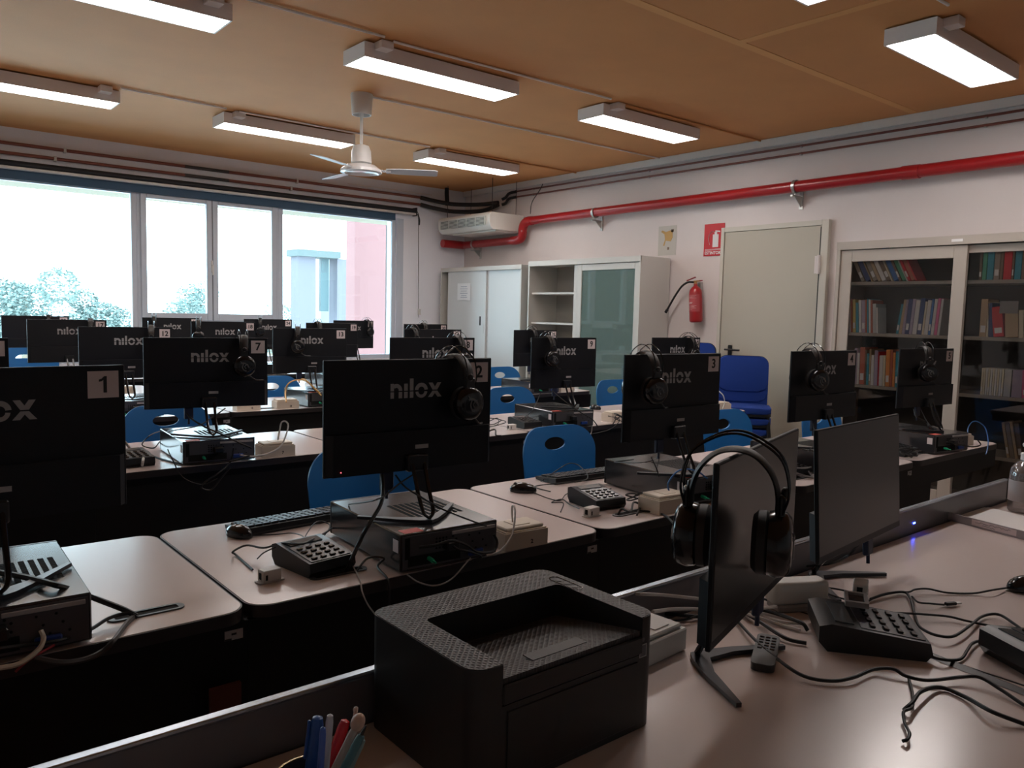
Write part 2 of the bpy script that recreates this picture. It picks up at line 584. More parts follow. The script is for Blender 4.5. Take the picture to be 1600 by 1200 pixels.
# red fire main
PXR = 6.78
t = thing('fire_pipe', 'thick red painted fire pipe running along the right wall', 'pipe', (PXR, 0, 0))
R0 = .052
part('pipe_run', None, lambda: G().cyl((0, 7.98, 2.665), (0, .9, 2.725), R0, 20), REDP, t)
part('elbow', None, lambda: G().tube([(0, 7.86, 2.664), (0, 7.95, 2.663), (0, 8.02, 2.63), (0, 8.05, 2.56), (0, 8.05, 2.52), (0, 8.07, 2.46), (0, 8.15, 2.432), (0, 8.26, 2.43)], .058, 16, 4), REDP, t)
part('pipe_run', None, lambda: G().cyl((0, 8.2, 2.43), (0, 9.36, 2.425), R0, 20), REDP, t)
part('pipe_run', None, lambda: G().cyl((.02, 9.36, 2.424), (-.36, 9.36, 2.424), .056, 20), REDP, t)
part('pipe_collar', None, lambda: G().cyl((0, 3.02, 2.705), (0, 3.16, 2.706), .058, 20), REDP, t)
for u, v, z in ((930, 330, 2.67), (1243, 292, 2.70), (741, 382, 2.427)):
    yy = px(u, v, PXR).y
    b = part('pipe_bracket', None, lambda: G().lathe([(.056, -.015), (.062, -.015), (.062, .015), (.056, .015)], 18, Matrix.Translation((0, yy, z)) @ Matrix.Rotation(PI / 2, 4, 'X'), False)
             .bx(-.06, .118, yy - .012, yy + .012, z - .095, z - .082).bx(.108, .118, yy - .018, yy + .018, z - .2, z - .04)
             .prism([(0, 0), (.11, 0), (.11, -.09)], -.005, .005, Matrix.Translation((0, yy, z - .09)) @ Matrix.Rotation(PI / 2, 4, 'X')).cyl((0, yy, z - .085), (0, yy, z - .05), .006), GALV, t)

# ceiling hung fan coil
t = thing('air_conditioner', 'white ceiling-hung air conditioning unit in the far corner', 'air conditioner', (6.3, 8.72, 2.65))
prof = [(0, -.02), (.02, -.075), (.06, -.11), (.57, -.11), (.57, .105), (.03, .105), (0, .07)]
part('casing', None, lambda: G().prism(prof, -.58, .58, Matrix.Rotation(PI / 2, 4, 'X')), mat('ac_white', (.70, .67, .62), .4), t)
part('grille_recess', None, lambda: G().bx(-.012, .004, -.50, .50, -.055, .055, .004), mat('ac_recess', (.05, .06, .055), .5), t)
for i in range(7):
    part('grille_slat', 'acslat', lambda: G().bx(-.02, -.006, -.49, .49, -.0035, .0035), mat('ac_slat', (.60, .60, .55), .4), t, (0, 0, -.048 + i * .016))
for i in range(6):
    part('grille_divider', 'acdiv', lambda: G().bx(-.022, -.006, -.006, .006, -.055, .055), MT['ac_slat'], t, (0, -.5 + i * .2, 0))
part('drip_tray', None, lambda: G().bx(.12, .5, -.56, .40, -.13, -.108, .005), MT['ac_white'], t)
for x, y in ((.1, -.5), (.1, .5), (.5, -.5), (.5, .5)):
    part('hanger_rod', 'acrod', lambda: G().cyl((0, 0, .1), (0, 0, .55), .004, 6), GASK, t, (x, y, 0))
solo('pipe_bundle', G().tube([(6.1, 9.44, 3.03), (6.35, 9.40, 3.0), (6.5, 9.2, 2.96), (6.7, 8.9, 2.95), (6.8, 8.6, 2.96)], .028, 8).tube([(6.1, 9.44, 2.935), (6.3, 9.38, 2.90), (6.5, 9.2, 2.86), (6.75, 8.9, 2.87), (6.8, 8.6, 2.93)], .028, 8)
     .tube([(6.45, 9.3, 2.95), (6.45, 9.32, 3.1), (6.45, 9.32, 3.19)], .03, 8), BLACKR, 'black insulated pipe bundle above the corner air conditioner', 'pipe')
solo('electric_cable', G().tube([(6.82, 7.95, 2.76), (6.80, 7.9, 2.9), (6.84, 7.8, 3.05), (6.86, 7.75, 3.15)], .005, 6), BLACKR, 'thin black cord rising from the air conditioner to the ceiling', 'cable')

# roller blind
t = thing('roller_blind', 'dark navy roller blind rolled up along the top of the windows', 'blind', (0, 9.43, 2.80))
part('blind_roll', None, lambda: G().cyl((-2.4, 0, .035), (6.0, 0, .035), .033, 16), BLINDD, t)
part('cassette', None, lambda: G().bx(-2.4, 6.0, -.035, .05, -.02, .006, .003), WHITEM, t)
part('blind_fabric', None, lambda: G().bx(-2.4, 5.72, .045, .05, -.11, 0), BLIND, t)
part('end_bracket', None, lambda: G().bx(6.0, 6.015, -.04, .06, -.03, .08), GASK, t)
part('pull_chain', None, lambda: G().tube([(6.03, -.02, .03), (6.045, -.02, -.02), (6.05, -.02, -.2), (6.07, 0, -.8), (6.10, .02, -1.42)], .004, 6, 4).tube([(6.03, -.03, .0), (6.05, -.04, -.08), (6.06, -.02, -.15)], .010, 6, 4), GASK, t)
part('chain_weight', None, lambda: G().bx(6.085, 6.12, .0, .03, -1.38, -1.30, .003), PLAST, t)

# ------------------------------------------------------------------ outside
SAND = mat('pale_render', (.20, .165, .115), .8)
solo('roof_overhang', G().bx(-4, 7.6, 9.78, 10.42, 2.728, 2.95), SAND, 'pale yellow eave just outside the top of the windows', 'eave')
solo('red_wall', G().bx(6.47, 7.06, 12.0, 12.3, -3, 3.3), mat('salmon_render', (.21, .10, .098), .85), 'salmon red wall of the building wing outside the right window', 'wall')
solo('white_column', G().bx(7.10, 7.6, 12.0, 12.3, -3, 3.3), mat('white_render', (.6, .62, .62), .8), 'white pillar beside the salmon wall outside', 'pillar')
solo('paved_yard', G().bx(-30, 60, 10.6, 90, -3.3, -3.0), mat('yard_concrete', (.75, .75, .72), .9, var=.05), 'pale paved yard outside the windows', 'ground')
t = thing('school_building', 'pale lavender building with tall pillars far outside the right window', 'building', (11.4, 25, -3))
LAV = mat('lavender_render', (.13, .125, .15), .9)
part('wall', None, lambda: G().bx(1.6, 4.2, 1.6, 4.0, 0, 6.3), mat('bld_white', (.30, .31, .31), .9), t)
for x in (0, 1.42):
    part('pillar', 'bpil', lambda: G().bx(0, .62, 0, .6, 0, 6.2), LAV, t, (x, 0, 0))
part('roof_slab', None, lambda: G().bx(-.1, 1.45, -.2, .7, 6.2, 6.42), mat('bld_roof', (.09, .11, .11), .9), t)
part('window', None, lambda: G().bx(.95, 1.25, .3, .42, 4.4, 6.2), mat('bld_glass', (.05, .09, .10), .4), t)
TRUNK = mat('tree_bark', (.25, .2, .15), .9)
LEAF = mat('leaf_green', (.19, .25, .235), .8, var=.2, scale=2)


def tree(x, y, r, top, lab, n=900):
    n = int(n * 3.2)
    t = thing('tree', lab, 'tree', (x, y, -3), 0, 'trees outside the window')
    part('trunk', None, lambda: G().cyl((0, 0, 0), (0, 0, top + 3 - r), .14, 8, .08), TRUNK, t)

    def crown():
        g = G()
        bs = [(random.uniform(-.6, .6) * r, random.uniform(-.6, .6) * r, random.uniform(-.9, .4) * r, random.uniform(.35, .6) * r) for _ in range(9)]
        for k in range(n):
            bx_, by_, bz, br = random.choice(bs)
            d = Vector((random.gauss(0, 1), random.gauss(0, 1), random.gauss(0, 1))).normalized() * br * random.uniform(.7, 1)
            c = Vector((bx_, by_, bz)) + d
            M = Matrix.Translation(c) @ Matrix.Rotation(random.uniform(0, 6), 4, 'Z') @ Matrix.Rotation(random.uniform(0, 3), 4, 'X')
            q = [g.bm.verts.new(M @ Vector(p)) for p in ((-.055, 0, 0), (0, -.035, 0), (.055, 0, 0), (0, .035, 0))]
            g.bm.faces.new(q)
        return g
    part('crown', None, crown, LEAF, t, (0, 0, top + 3 - r))


tree(3.7, 26, 1.3, 2.95, 'large bushy tree behind the left window', 2200)
tree(6.0, 28.5, 1.2, 2.6, 'bushy tree beside the left window mullion', 1800)
tree(1.0, 28, 1.2, 2.2, 'low tree at the left edge of the window', 1200)
tree(7.9, 26, .8, 1.9, 'small tree seen low in the left casement', 900)
tree(10.5, 32, 1.0, 2.6, 'small round tree behind the right casement', 900)
tree(14.2, 34, 1.2, 2.1, 'low tree beside the lavender building', 900)

# ------------------------------------------------------------------ cabinets on the right wall
def cab_shell(t, y0, y1, H, m, mi, D=.48, th=.022):
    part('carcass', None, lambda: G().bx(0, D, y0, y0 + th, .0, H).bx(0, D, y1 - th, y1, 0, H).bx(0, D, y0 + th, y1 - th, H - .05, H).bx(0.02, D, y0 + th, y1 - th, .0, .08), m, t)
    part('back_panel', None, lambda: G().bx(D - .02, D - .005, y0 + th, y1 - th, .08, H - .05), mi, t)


t = thing('storage_cabinet', 'pale metal cabinet with two closed sliding doors beside the window corner', 'cabinet', (6.40, 0, 0))
cab_shell(t, 7.60, 9.36, 2.075, CABG, CABIN)
part('sliding_door', None, lambda: G().bx(.012, .03, 8.33, 9.20, .09, 2.02, .003).bx(.008, .012, 8.36, 8.38, 1.2, 1.32), mat('cab_door_a', (.60, .62, .62), .35), t)
part('sliding_door', None, lambda: G().bx(.034, .052, 7.63, 8.37, .09, 2.02, .003), MT['cab_door_a'], t)
part('door_slot', None, lambda: G().bx(.0085, .0125, 8.43, 8.455, 1.30, 1.42), HOLE, t)
part('top_rail', None, lambda: G().bx(-.004, .01, 7.60, 9.36, 2.02, 2.075), CABG, t)
t = thing('paper_notice', 'white printed notice taped on the left cabinet door', 'notice', (6.404, 8.81, 1.745))
part('sheet', None, lambda: G().bx(0, .001, -.15, .15, -.115, .115), mat('notice_paper', (.80, .83, .85), .8), t)
for i, (z, a) in enumerate(((.07, .07), (.04, .085), (.01, .07), (-.02, .085), (-.05, .06), (-.075, .075))):
    part('text_line', None, lambda: G().bx(-.0012, 0, -a, a, z - .004, z + .004), mat('print_grey', (.35, .4, .5), .7), t)

t = thing('storage_cabinet', 'pale metal cabinet, open shelves at left and glass door with painted green reflection at right', 'cabinet', (6.40, 0, 0))
Y0, Y1, H = 5.66, 7.47, 2.105
cab_shell(t, Y0, Y1, H, CABG, CABIN)
part('top_rail', None, lambda: G().bx(-.004, .012, Y0, Y1, 2.045, H), CABG, t)
for z in (.36, .66, 1.0, 1.37, 1.73):
    part('shelf', None, lambda: G().bx(.05, .455, Y0 + .022, Y1 - .022, z - .022, z), CABG, t)
part('divider', None, lambda: G().bx(.06, .46, 6.66, 6.68, .08, H - .05), CABIN, t)


def glass_door(t, x, y0, y1, z0, z1, m, gm, st=.055):
    d = part('sliding_door', None, lambda: G().bx(x, x + .02, y0, y0 + st, z0, z1, .003).bx(x, x + .02, y1 - st, y1, z0, z1, .003).bx(x, x + .02, y0 + st, y1 - st, z1 - st, z1, .003).bx(x, x + .02, y0 + st, y1 - st, z0, z0 + st, .003), m, t)
    part('glass_pane', None, lambda: G().bx(x + .008, x + .012, y0 + st, y1 - st, z0 + st, z1 - st), gm, d)
    return d


glass_door(t, .012, 5.68, 6.62, .09, 2.04, CABG, GLASSG, .07)
glass_door(t, .036, 5.74, 6.70, .09, 2.04, CABG, GLASSG, .06)

t = thing('bookcase', 'large greige bookcase with two sliding glass doors, full of books', 'bookcase', (6.40, 0, 0))
Y0, Y1, H = 1.42, 3.49, 2.125
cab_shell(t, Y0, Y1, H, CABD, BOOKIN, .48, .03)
part('top_rail', None, lambda: G().bx(-.006, .012, Y0, Y1, 2.06, H), CABD, t)
SHZ = (.50, .945, 1.375, 1.795)
for z in SHZ:
    part('shelf', None, lambda: G().bx(.056, .455, Y0 + .03, Y1 - .03, z - .026, z), CABD, t)
part('shelf', None, lambda: G().bx(.056, .455, Y0 + .03, Y1 - .03, .1, .126), CABD, t)
glass_door(t, .010, 2.47, 3.455, .09, 2.055, CABD, GLASSB, .095)
glass_door(t, .034, 1.45, 2.53, .09, 2.055, CABD, GLASSB, .06)
part('name_strip', None, lambda: G().bx(-.009, -.006, 2.50, 2.58, 2.08, 2.10), PAPER, t)

ORD = ['first', 'second', 'third', 'fourth', 'fifth', 'sixth', 'seventh', 'eighth', 'ninth', 'tenth', 'eleventh', 'twelfth', 'thirteenth', 'fourteenth', 'fifteenth', 'sixteenth', 'seventeenth', 'eighteenth', 'nineteenth', 'twentieth']
BC = {'white': (.55, .53, .52), 'pale grey': (.38, .37, .37), 'dark blue': (.03, .05, .15), 'blue': (.03, .12, .34), 'teal': (.03, .22, .30), 'green': (.05, .25, .15), 'red': (.50, .02, .03), 'rust red': (.38, .10, .06),
      'tan': (.38, .27, .17), 'brown': (.14, .09, .06), 'cream': (.55, .48, .36), 'lilac': (.33, .27, .36), 'pink': (.55, .12, .26), 'orange': (.6, .22, .06), 'grey brown': (.22, .18, .15), 'yellow': (.55, .42, .14)}


def books(y, z, seq, grp, where, lean=0.0, xoff=.062):
    """y: left end (high y); every entry is colour, thickness, height, lean"""
    for i, e in enumerate(seq):
        c, th, h = e[:3]
        ln = e[3] if len(e) > 3 else lean
        a = -math.radians(ln)
        d = min(.22, h * .72)
        base = abs(th / math.cos(a))
        y -= base
        m = mat('book_' + c.replace(' ', '_'), tuple(min(.8, v * 1.35) for v in BC[c]), .6, var=.08, scale=15)
        lab = '%s book, %s from left, %s' % (c, ORD[i], where)
        dz = 0.0008 if a == 0 else (0 if a > 0 else 0)
        t = thing('book', lab, 'book', (6.40 + xoff, y, z + (0 if a >= 0 else 0)), 0, grp)
        t.rotation_euler = (a, 0, 0)
        # pivot on the lower corner nearest the side it leans to
        off = 0 if a >= 0 else 0
        if a < 0:
            t.location.y = y + th * math.cos(a)
            t.location.z = z
            off = -th
        if a > 0:
            off = 0
        part('cover', None, lambda: G().bx(0, d, off, off + th * .94, 0.0005, h, .0015), m, t)
        if i % 3 == 0 and th > .012:
            part('spine_label', None, lambda: G().bx(-.0008, 0.0005, off + th * .15, off + th * .8, h * .12, h * .3), PAPER, t)
        y -= .0012
    return y


top1 = 'top shelf, left glass door'
y = books(3.30, SHZ[3], [('grey brown', .03, .27), ('dark blue', .045, .27), ('tan', .012, .27), ('grey brown', .035, .285), ('tan', .025, .28), ('white', .035, .28), ('brown', .035, .28), ('cream', .012, .27), ('blue', .04, .29), ('brown', .02, .28), ('green', .032, .29), ('white', .008, .27), ('red', .02, .28), ('rust red', .03, .27), ('red', .012, .25)], 'leaning books on the top left shelf', top1, 27)
mid1 = 'second shelf, left glass door'
y = books(3.40, SHZ[2], [('pale grey', .02, .27), ('white', .018, .27), ('rust red', .015, .28), ('yellow', .026, .275), ('teal', .024, .25), ('white', .024, .27), ('lilac', .03, .27), ('rust red', .013, .275), ('teal', .014, .28), ('white', .016, .275), ('rust red', .014, .27), ('pale grey', .03, .24), ('white', .012, .21)], 'books on the second shelf behind the left door', mid1 + ', left cluster', 4)
y = books(2.985, SHZ[2], [('teal', .02, .24, -7), ('tan', .025, .275, -6), ('lilac', .022, .275), ('dark blue', .03, .28), ('lilac', .024, .28), ('white', .035, .27), ('dark blue', .035, .285), ('cream', .016, .26), ('white', .03, .27), ('blue', .018, .28), ('white', .024, .28), ('pink', .022, .285), ('white', .02, .28)], 'books on the second shelf behind the left door, right cluster', mid1 + ', right cluster', -3.5)
low1 = 'third shelf, left glass door'
y = books(3.33, SHZ[1], [('cream', .02, .26), ('lilac', .024, .3), ('white', .02, .26), ('rust red', .045, .31), ('brown', .012, .29), ('teal', .02, .26), ('tan', .016, .3), ('white', .024, .25), ('lilac', .03, .29), ('red', .01, .28), ('white', .03, .25), ('cream', .02, .25), ('orange', .035, .3), ('rust red', .02, .3), ('orange', .02, .28), ('teal', .03, .29), ('white', .03, .28), ('pale grey', .02, .27)], 'books on the third shelf behind the left door', low1, 1.5)
r1 = 'top shelf, right glass door'
books(2.40, SHZ[3], [('brown', .02, .2), ('green', .03, .25), ('teal', .045, .25), ('grey brown', .04, .25), ('brown', .02, .24), ('red', .055, .26), ('brown', .015, .24), ('teal', .045, .25), ('brown', .02, .24), ('orange', .03, .24, 6), ('white', .02, .26, 12)], 'books on the top right shelf', r1)
r2 = 'second shelf, right glass door'
books(2.37, SHZ[2], [('tan', .05, .28), ('cream', .012, .26), ('dark blue', .03, .25, 4), ('red', .075, .22, 8), ('tan', .09, .2, 4), ('cream', .03, .2, 3), ('white', .09, .22, 3)], 'books on the second right shelf', r2)
r3 = 'third shelf, right glass door'
books(2.33, SHZ[1], [('cream', .013, .20)] + [('white', .014, .2) if i % 2 else ('cream', .014, .2) for i in range(9)] + [('pale grey', .05, .2), ('lilac', .07, .2), ('pink', .05, .2, 3), ('lilac', .05, .2, 5)], 'thin booklets on the third right shelf', r3, 0)
r4 = 'fourth shelf, right glass door'
books(2.12, SHZ[0], [('tan', .02, .26, 12), ('grey brown', .03, .25, 12), ('tan', .02, .27, 12), ('brown', .03, .26, 10)], 'leaning folders on the fourth right shelf', r4)
solo('paper_notice', G().bx(6.4555, 6.4575, 2.12, 2.24, 1.55, 1.64), mat('dim_paper', (.30, .27, .27), .8), 'small grey notice behind the right bookcase glass', 'notice', loc=(0, 0, 0))

# ------------------------------------------------------------------ fire extinguisher, sign, map
t = thing('fire_extinguisher', 'red fire extinguisher with a long black hose hung on the wall by the door', 'fire extinguisher', (6.80, 5.22, 1.42))
t.rotation_euler = (math.radians(-4), 0, 0)
part('cylinder', None, lambda: G().lathe([(.0, 0), (.055, .0), (.066, .012), (.068, .03), (.068, .30), (.062, .335), (.04, .365), (.02, .38), (.018, .40)], 28), REDP, t)
part('valve', None, lambda: G().cyl((0, 0, .39), (0, 0, .43), .016).bx(-.012, .012, -.06, .02, .42, .435, .003), mat('brass', (.45, .25, .10), .35, metal=.8), t)
part('lever', None, lambda: G().bx(-.01, .01, -.115, .0, .452, .462, .002, 1, Matrix.Rotation(math.radians(-14), 4, 'X')).bx(-.01, .01, -.085, .0, .425, .434, .002), REDC, t)
part('hose', None, lambda: G().tube([(-.01, .02, .42), (-.01, .09, .425), (-.01, .17, .39), (-.01, .25, .31), (-.01, .33, .21), (-.01, .375, .15)], .011, 10), BLACKR, t)
part('hose_nozzle', None, lambda: G().cyl((-.01, .37, .155), (-.01, .395, .125), .016), BLK, t)
part('paper_label', None, lambda: G().ring([(.0688 * math.cos(a), .0688 * math.sin(a)) for a in [2.2 + k * .13 for k in range(18)]] + [(.0686 * math.cos(a), .0686 * math.sin(a)) for a in [2.2 + k * .13 for k in range(17, -1, -1)]], [(.0689 * math.cos(a), .0689 * math.sin(a)) for a in [2.2 + k * .13 for k in range(18)]] + [(.0687 * math.cos(a), .0687 * math.sin(a)) for a in [2.2 + k * .13 for k in range(17, -1, -1)]], .11, .29), mat('label_red', (.42, .06, .07), .5), t)
for k, (z, a0, a1) in enumerate(((.275, 2.35, 3.9), (.262, 2.35, 3.7), (.25, 2.4, 3.9), (.205, 2.6, 3.3), (.195, 2.6, 3.2), (.17, 2.4, 3.9), (.158, 2.4, 3.6), (.146, 2.4, 3.8), (.13, 2.4, 3.2))):
    part('label_line', None, lambda: G().tube([(.0692 * math.cos(a0 + (a1 - a0) * i / 8), .0692 * math.sin(a0 + (a1 - a0) * i / 8), z) for i in range(9)], .0016 if k not in (3, 4) else .004, 4, 1), mat('label_pink', (.62, .42, .42), .6), t)
part('wall_bracket', None, lambda: G().bx(.06, .1, -.02, .02, .28, .42), GALV, t)

t = thing('extinguisher_sign', 'red and white fire extinguisher sign reading ESTINTORE', 'sign', (XW - .004, 5.11, 2.275))
part('sign_plate', None, lambda: G().bx(-.002, .003, -.125, .125, -.165, .165), mat('sign_red', (.50, .012, .02), .35), t)
WS = mat('sign_white', (.70, .66, .66), .5)
RX = (PI / 2, 0, -PI / 2)
place('sign_text', text('ESTINTORE', .043, WS, .0012), t, (-.0035, 0, -.135), RX)
part('pictogram', None, lambda: G().bx(-.0035, -.002, -.055, .015, -.075, .055, .0).bx(-.0035, -.002, -.035, -.005, .055, .08).bx(-.0035, -.002, -.06, -.0, .085, .097, 0, 1, Matrix.Rotation(math.radians(8), 4, 'X'))
     .tube([(-.003, -.01, .075), (-.003, .03, .085), (-.003, .06, .05), (-.003, .065, .0), (-.003, .05, -.05)], .007, 6, 4, (.007, .001)), WS, t)
part('rule', None, lambda: G().bx(-.0035, -.002, -.11, .11, -.098, -.094).bx(-.0035, -.002, -.11, .11, -.107, -.1045), WS, t)

t = thing('wall_map', 'faded poster with an ochre patch on the wall above the glass cabinet', 'poster', (XW - .003, 5.73, 2.30))
part('sheet', None, lambda: G().bx(0, .001, -.125, .125, -.16, .16), mat('poster_paper', (.50, .47, .42), .7), t)
part('ochre_patch', None, lambda: G().prism([(-.02, .0), (.05, -.01), (.075, .03), (.07, .085), (.085, .10), (.07, .115), (-.02, .095), (-.07, .115), (-.09, .10), (-.04, .07), (-.03, .01), (-.055, -.05), (-.035, -.055)], -.001, .0, Matrix.Rotation(PI / 2, 4, 'Z') @ Matrix.Rotation(PI / 2, 4, 'X') @ Matrix.Scale(-1, 4, (1, 0, 0))), mat('ochre', (.50, .30, .10), .7), t, (-.001, 0, 0))
part('brown_mark', None, lambda: G().bx(-.002, 0, -.03, -.005, -.10, -.07, .0).bx(-.002, 0, -.085, -.05, .09, .12), mat('poster_brown', (.22, .16, .12), .7), t)


# ------------------------------------------------------------------ chairs
def shell_back(w_, h, r, hy, hw, hh, bend):
    """backrest seen from the front with an oval grip hole; x across, z up, curved in y"""
    n = 12
    g = G()
    outer = []
    for cx, cz, a, rr in ((w_ / 2 - r, h - r, 0, r), (-w_ / 2 + r, h - r, PI / 2, r), (-w_ / 2 * .93 + .03, .03, PI, .03), (w_ / 2 * .93 - .03, .03, 1.5 * PI, .03)):
        for k in range(n + 1):
            q = a + k / n * PI / 2
            outer.append((cx + rr * math.cos(q), cz + rr * math.sin(q)))
    dense = []
    for (x0, z0), (x1, z1) in zip(outer, outer[1:] + outer[:1]):
        k = max(1, int(math.hypot(x1 - x0, z1 - z0) / .02))
        dense += [(x0 + (x1 - x0) * i / k, z0 + (z1 - z0) * i / k) for i in range(k)]
    outer = dense
    cz = h - hy
    N = len(outer)
    loops = []
    for s in (0, .35, .7, 1):
        L = []
        for x, z in outer:
            q = math.atan2((z - cz) / hh, x / hw)
            # angle by outer point
            ix, iz = hw / 2 * math.cos(q), cz + hh / 2 * math.sin(q)
            L.append((ix + (x - ix) * s, iz + (z - iz) * s))
        loops.append(L)
    rows = []
    for side in (0, 1):
        for L in (loops if side == 0 else loops[::-1]):
            rows.append([g.bm.verts.new((x, (-bend * (x / (w_ / 2)) ** 2) + (.010 if side else 0) - .02 * (z / h) ** 2 * 0 + .05 * (z / h), z)) for x, z in L])
    for a, b in zip(rows, rows[1:] + rows[:1]):
        for i in range(N):
            j = (i + 1) % N
            g.bm.faces.new((a[i], a[j], b[j], b[i]))
    return g


def school_chair(label, x, y, rz=0, z=0.0, group='blue plastic classroom chairs'):
    t = thing('classroom_chair', label, 'chair', (x, y, z), rz, group)
    part('backrest', 'cback', lambda: shell_back(.50, .42, .13, .090, .145, .066, .045), BLUE, t, (0, .0, .47))
    part('seat', 'cseat', lambda: G().prism(rrect(-.22, .22, -.43, .0, .08), 0, .014), BLUE, t, (0, 0, .445))
    part('seat_support', 'csup', lambda: G().bx(-.16, .16, -.02, .055, -.02, .035, .01), BLUE, t, (0, .0, .455))
    for sx, sy in ((1, 0), (-1, 0), (1, 1), (-1, 1)):
        part('leg', 'cleg%d' % sy, (lambda: G().tube([(0, 0, 0), (0, .03, .2), (0, .07, .43)], .012, 8, 3)) if sy == 0 else (lambda: G().tube([(0, 0, 0), (0, -.04, .2), (0, -.09, .43)], .012, 8, 3)), MT['leg_metal'] if 'leg_metal' in MT else mat('leg_metal', (.04, .04, .045), .4, metal=.4), t, (sx * .2, -.42 if sy == 0 else .03, 0.002))
    return t


def padded_chair(label, x, y, rz, z=0.0):
    t = thing('padded_chair', label, 'chair', (x, y, z), rz, 'stacked blue padded chairs')
    def pad(w_, h, th, r):
        g = G()
        g.prism(rrect(-w_ / 2, w_ / 2, 0, h, r, 6), -th, th)
        es = [e for e in g.bm.edges if abs(e.verts[0].co.z - e.verts[1].co.z) < 1e-6]
        bmesh.ops.bevel(g.bm, geom=es, offset=th * .6, segments=3, affect='EDGES', profile=.5)
        return g
    part('backrest', 'pback', lambda: pad(.46, .33, .026, .08), BLUEF, t, (0, .235, .60), (math.radians(82), 0, 0))
    part('back_shell', 'pshell', lambda: G().prism(rrect(-.235, .235, -.01, .34, .085, 6), -.02, .0), BLK, t, (0, .262, .595), (math.radians(82), 0, 0))
    part('seat', 'pseat', lambda: pad(.47, .43, .028, .09), BLUEF, t, (0, -.21, .46))
    part('seat_shell', 'psshell', lambda: G().prism(rrect(-.235, .235, -.21, .22, .09, 6), .41, .435), BLK, t)
    part('back_bar', 'pbar', lambda: G().tube([(-.17, .21, .43), (-.17, .27, .52), (-.16, .285, .75)], .014, 8, 4, (.02, .008)).tube([(.17, .21, .43), (.17, .27, .52), (.16, .285, .75)], .014, 8, 4, (.02, .008)), BLK, t)
    for sx in (-1, 1):
        for sy in (-1, 1):
            part('leg', 'pleg%d%d' % (sx, sy), lambda: G().tube([(sx * .20, sy * .16, .42), (sx * .245, sy * .25, 0)], .016, 8, 1, (.020, .011)), BLK, t)
    return t


# ------------------------------------------------------------------ desks
def desk(name, label, x0, x1, y0, y1, group, grom=None, sticker=None, panel_z=.04):
    t = thing(name, label, 'desk', ((x0 + x1) / 2, (y0 + y1) / 2, 0), 0, group)
    W_, D = (x1 - x0) / 2 - .003, (y1 - y0) / 2
    part('desktop', 'dt%.3f' % W_, lambda: G().prism(rrect(-W_ + .004, W_ - .004, -D + .004, D - .004, .056, 8), .712, .74), LAM, t)
    part('edge_band', 'de%.3f' % W_, lambda: G().ring(rrect(-W_, W_, -D, D, .06, 8), rrect(-W_ + .0042, W_ - .0042, -D + .0042, D - .0042, .056, 8), .708, .7385), EDGEB, t)
    part('modesty_panel', 'dm%.3f%.2f' % (W_, panel_z), lambda: G().bx(-W_ - .0025, W_ + .0025, -D + .02, -D + .038, panel_z, .706), DARKD, t)
    for s in (-1, 1):
        part('leg', 'dl', lambda: G().bx(-.025, .025, -.36, .36, .0, .05, .006).bx(-.02, .02, -.36, .36, .65, .706, .004).bx(-.018, .018, -.05, .05, .05, .65), DARKD, t, (s * (W_ - .06), .02, 0))
    if grom is not None:
        b = part('cable_slot', 'grom', lambda: G().ring(rrect(-.085, .085, -.02, .02, .0199, 6), rrect(-.07, .07, -.013, .013, .006, 6), .0, .0035), mat('slot_grey', (.05, .052, .055), .4), t, (grom - (x0 + x1) / 2, -D + .115, .74))
        part('slot_opening', 'gromh', lambda: G().prism(rrect(-.07, .07, -.013, .013, .006, 6), .0, .001), HOLE, b)
    if sticker is not None:
        s_ = part('inventory_sticker', 'stk', lambda: G().bx(-.022, .022, -.0012, 0, -.012, .012), STICK, t, (sticker, -D + .0195, .678))
        part('sticker_print', 'stkp', lambda: G().bx(-.022, -.006, -.002, -.001, -.012, -.007).bx(-.006, .006, -.002, -.001, .0, .005), INK, s_)
    return t


EX = [-.47, .71, 1.925, 3.145, 4.28, 5.42]
ROWY = [1.82, 3.65, 5.40, 6.85, 8.33]
RN = ['nearest student row', 'second student row', 'third student row', 'fourth student row', 'row by the windows']
PN = ['leftmost desk of the %s', 'second desk from the left in the %s', 'middle desk of the %s', 'fourth desk from the left in the %s', 'rightmost desk of the %s']
GR = {(0, 0): .505, (0, 1): 1.0, (0, 2): 2.18, (0, 3): 3.35, (1, 1): .88}
for r, y0 in enumerate(ROWY):
    for c in range(5):
        ex = EX if r == 0 else [e + (.05 if r == 1 else .06) for e in EX]
        x0, x1 = ex[c], ex[c + 1]
        desk('student_desk', 'grey laminate black-fronted desk, ' + PN[c] % RN[r], x0, x1, y0, y0 + .80, 'student desks in rows', GR.get((r, c), x0 + .30), (x1 - x0) / 2 - .035 if c < 4 else None, .595 if (r == 0 and c == 4) else .04)

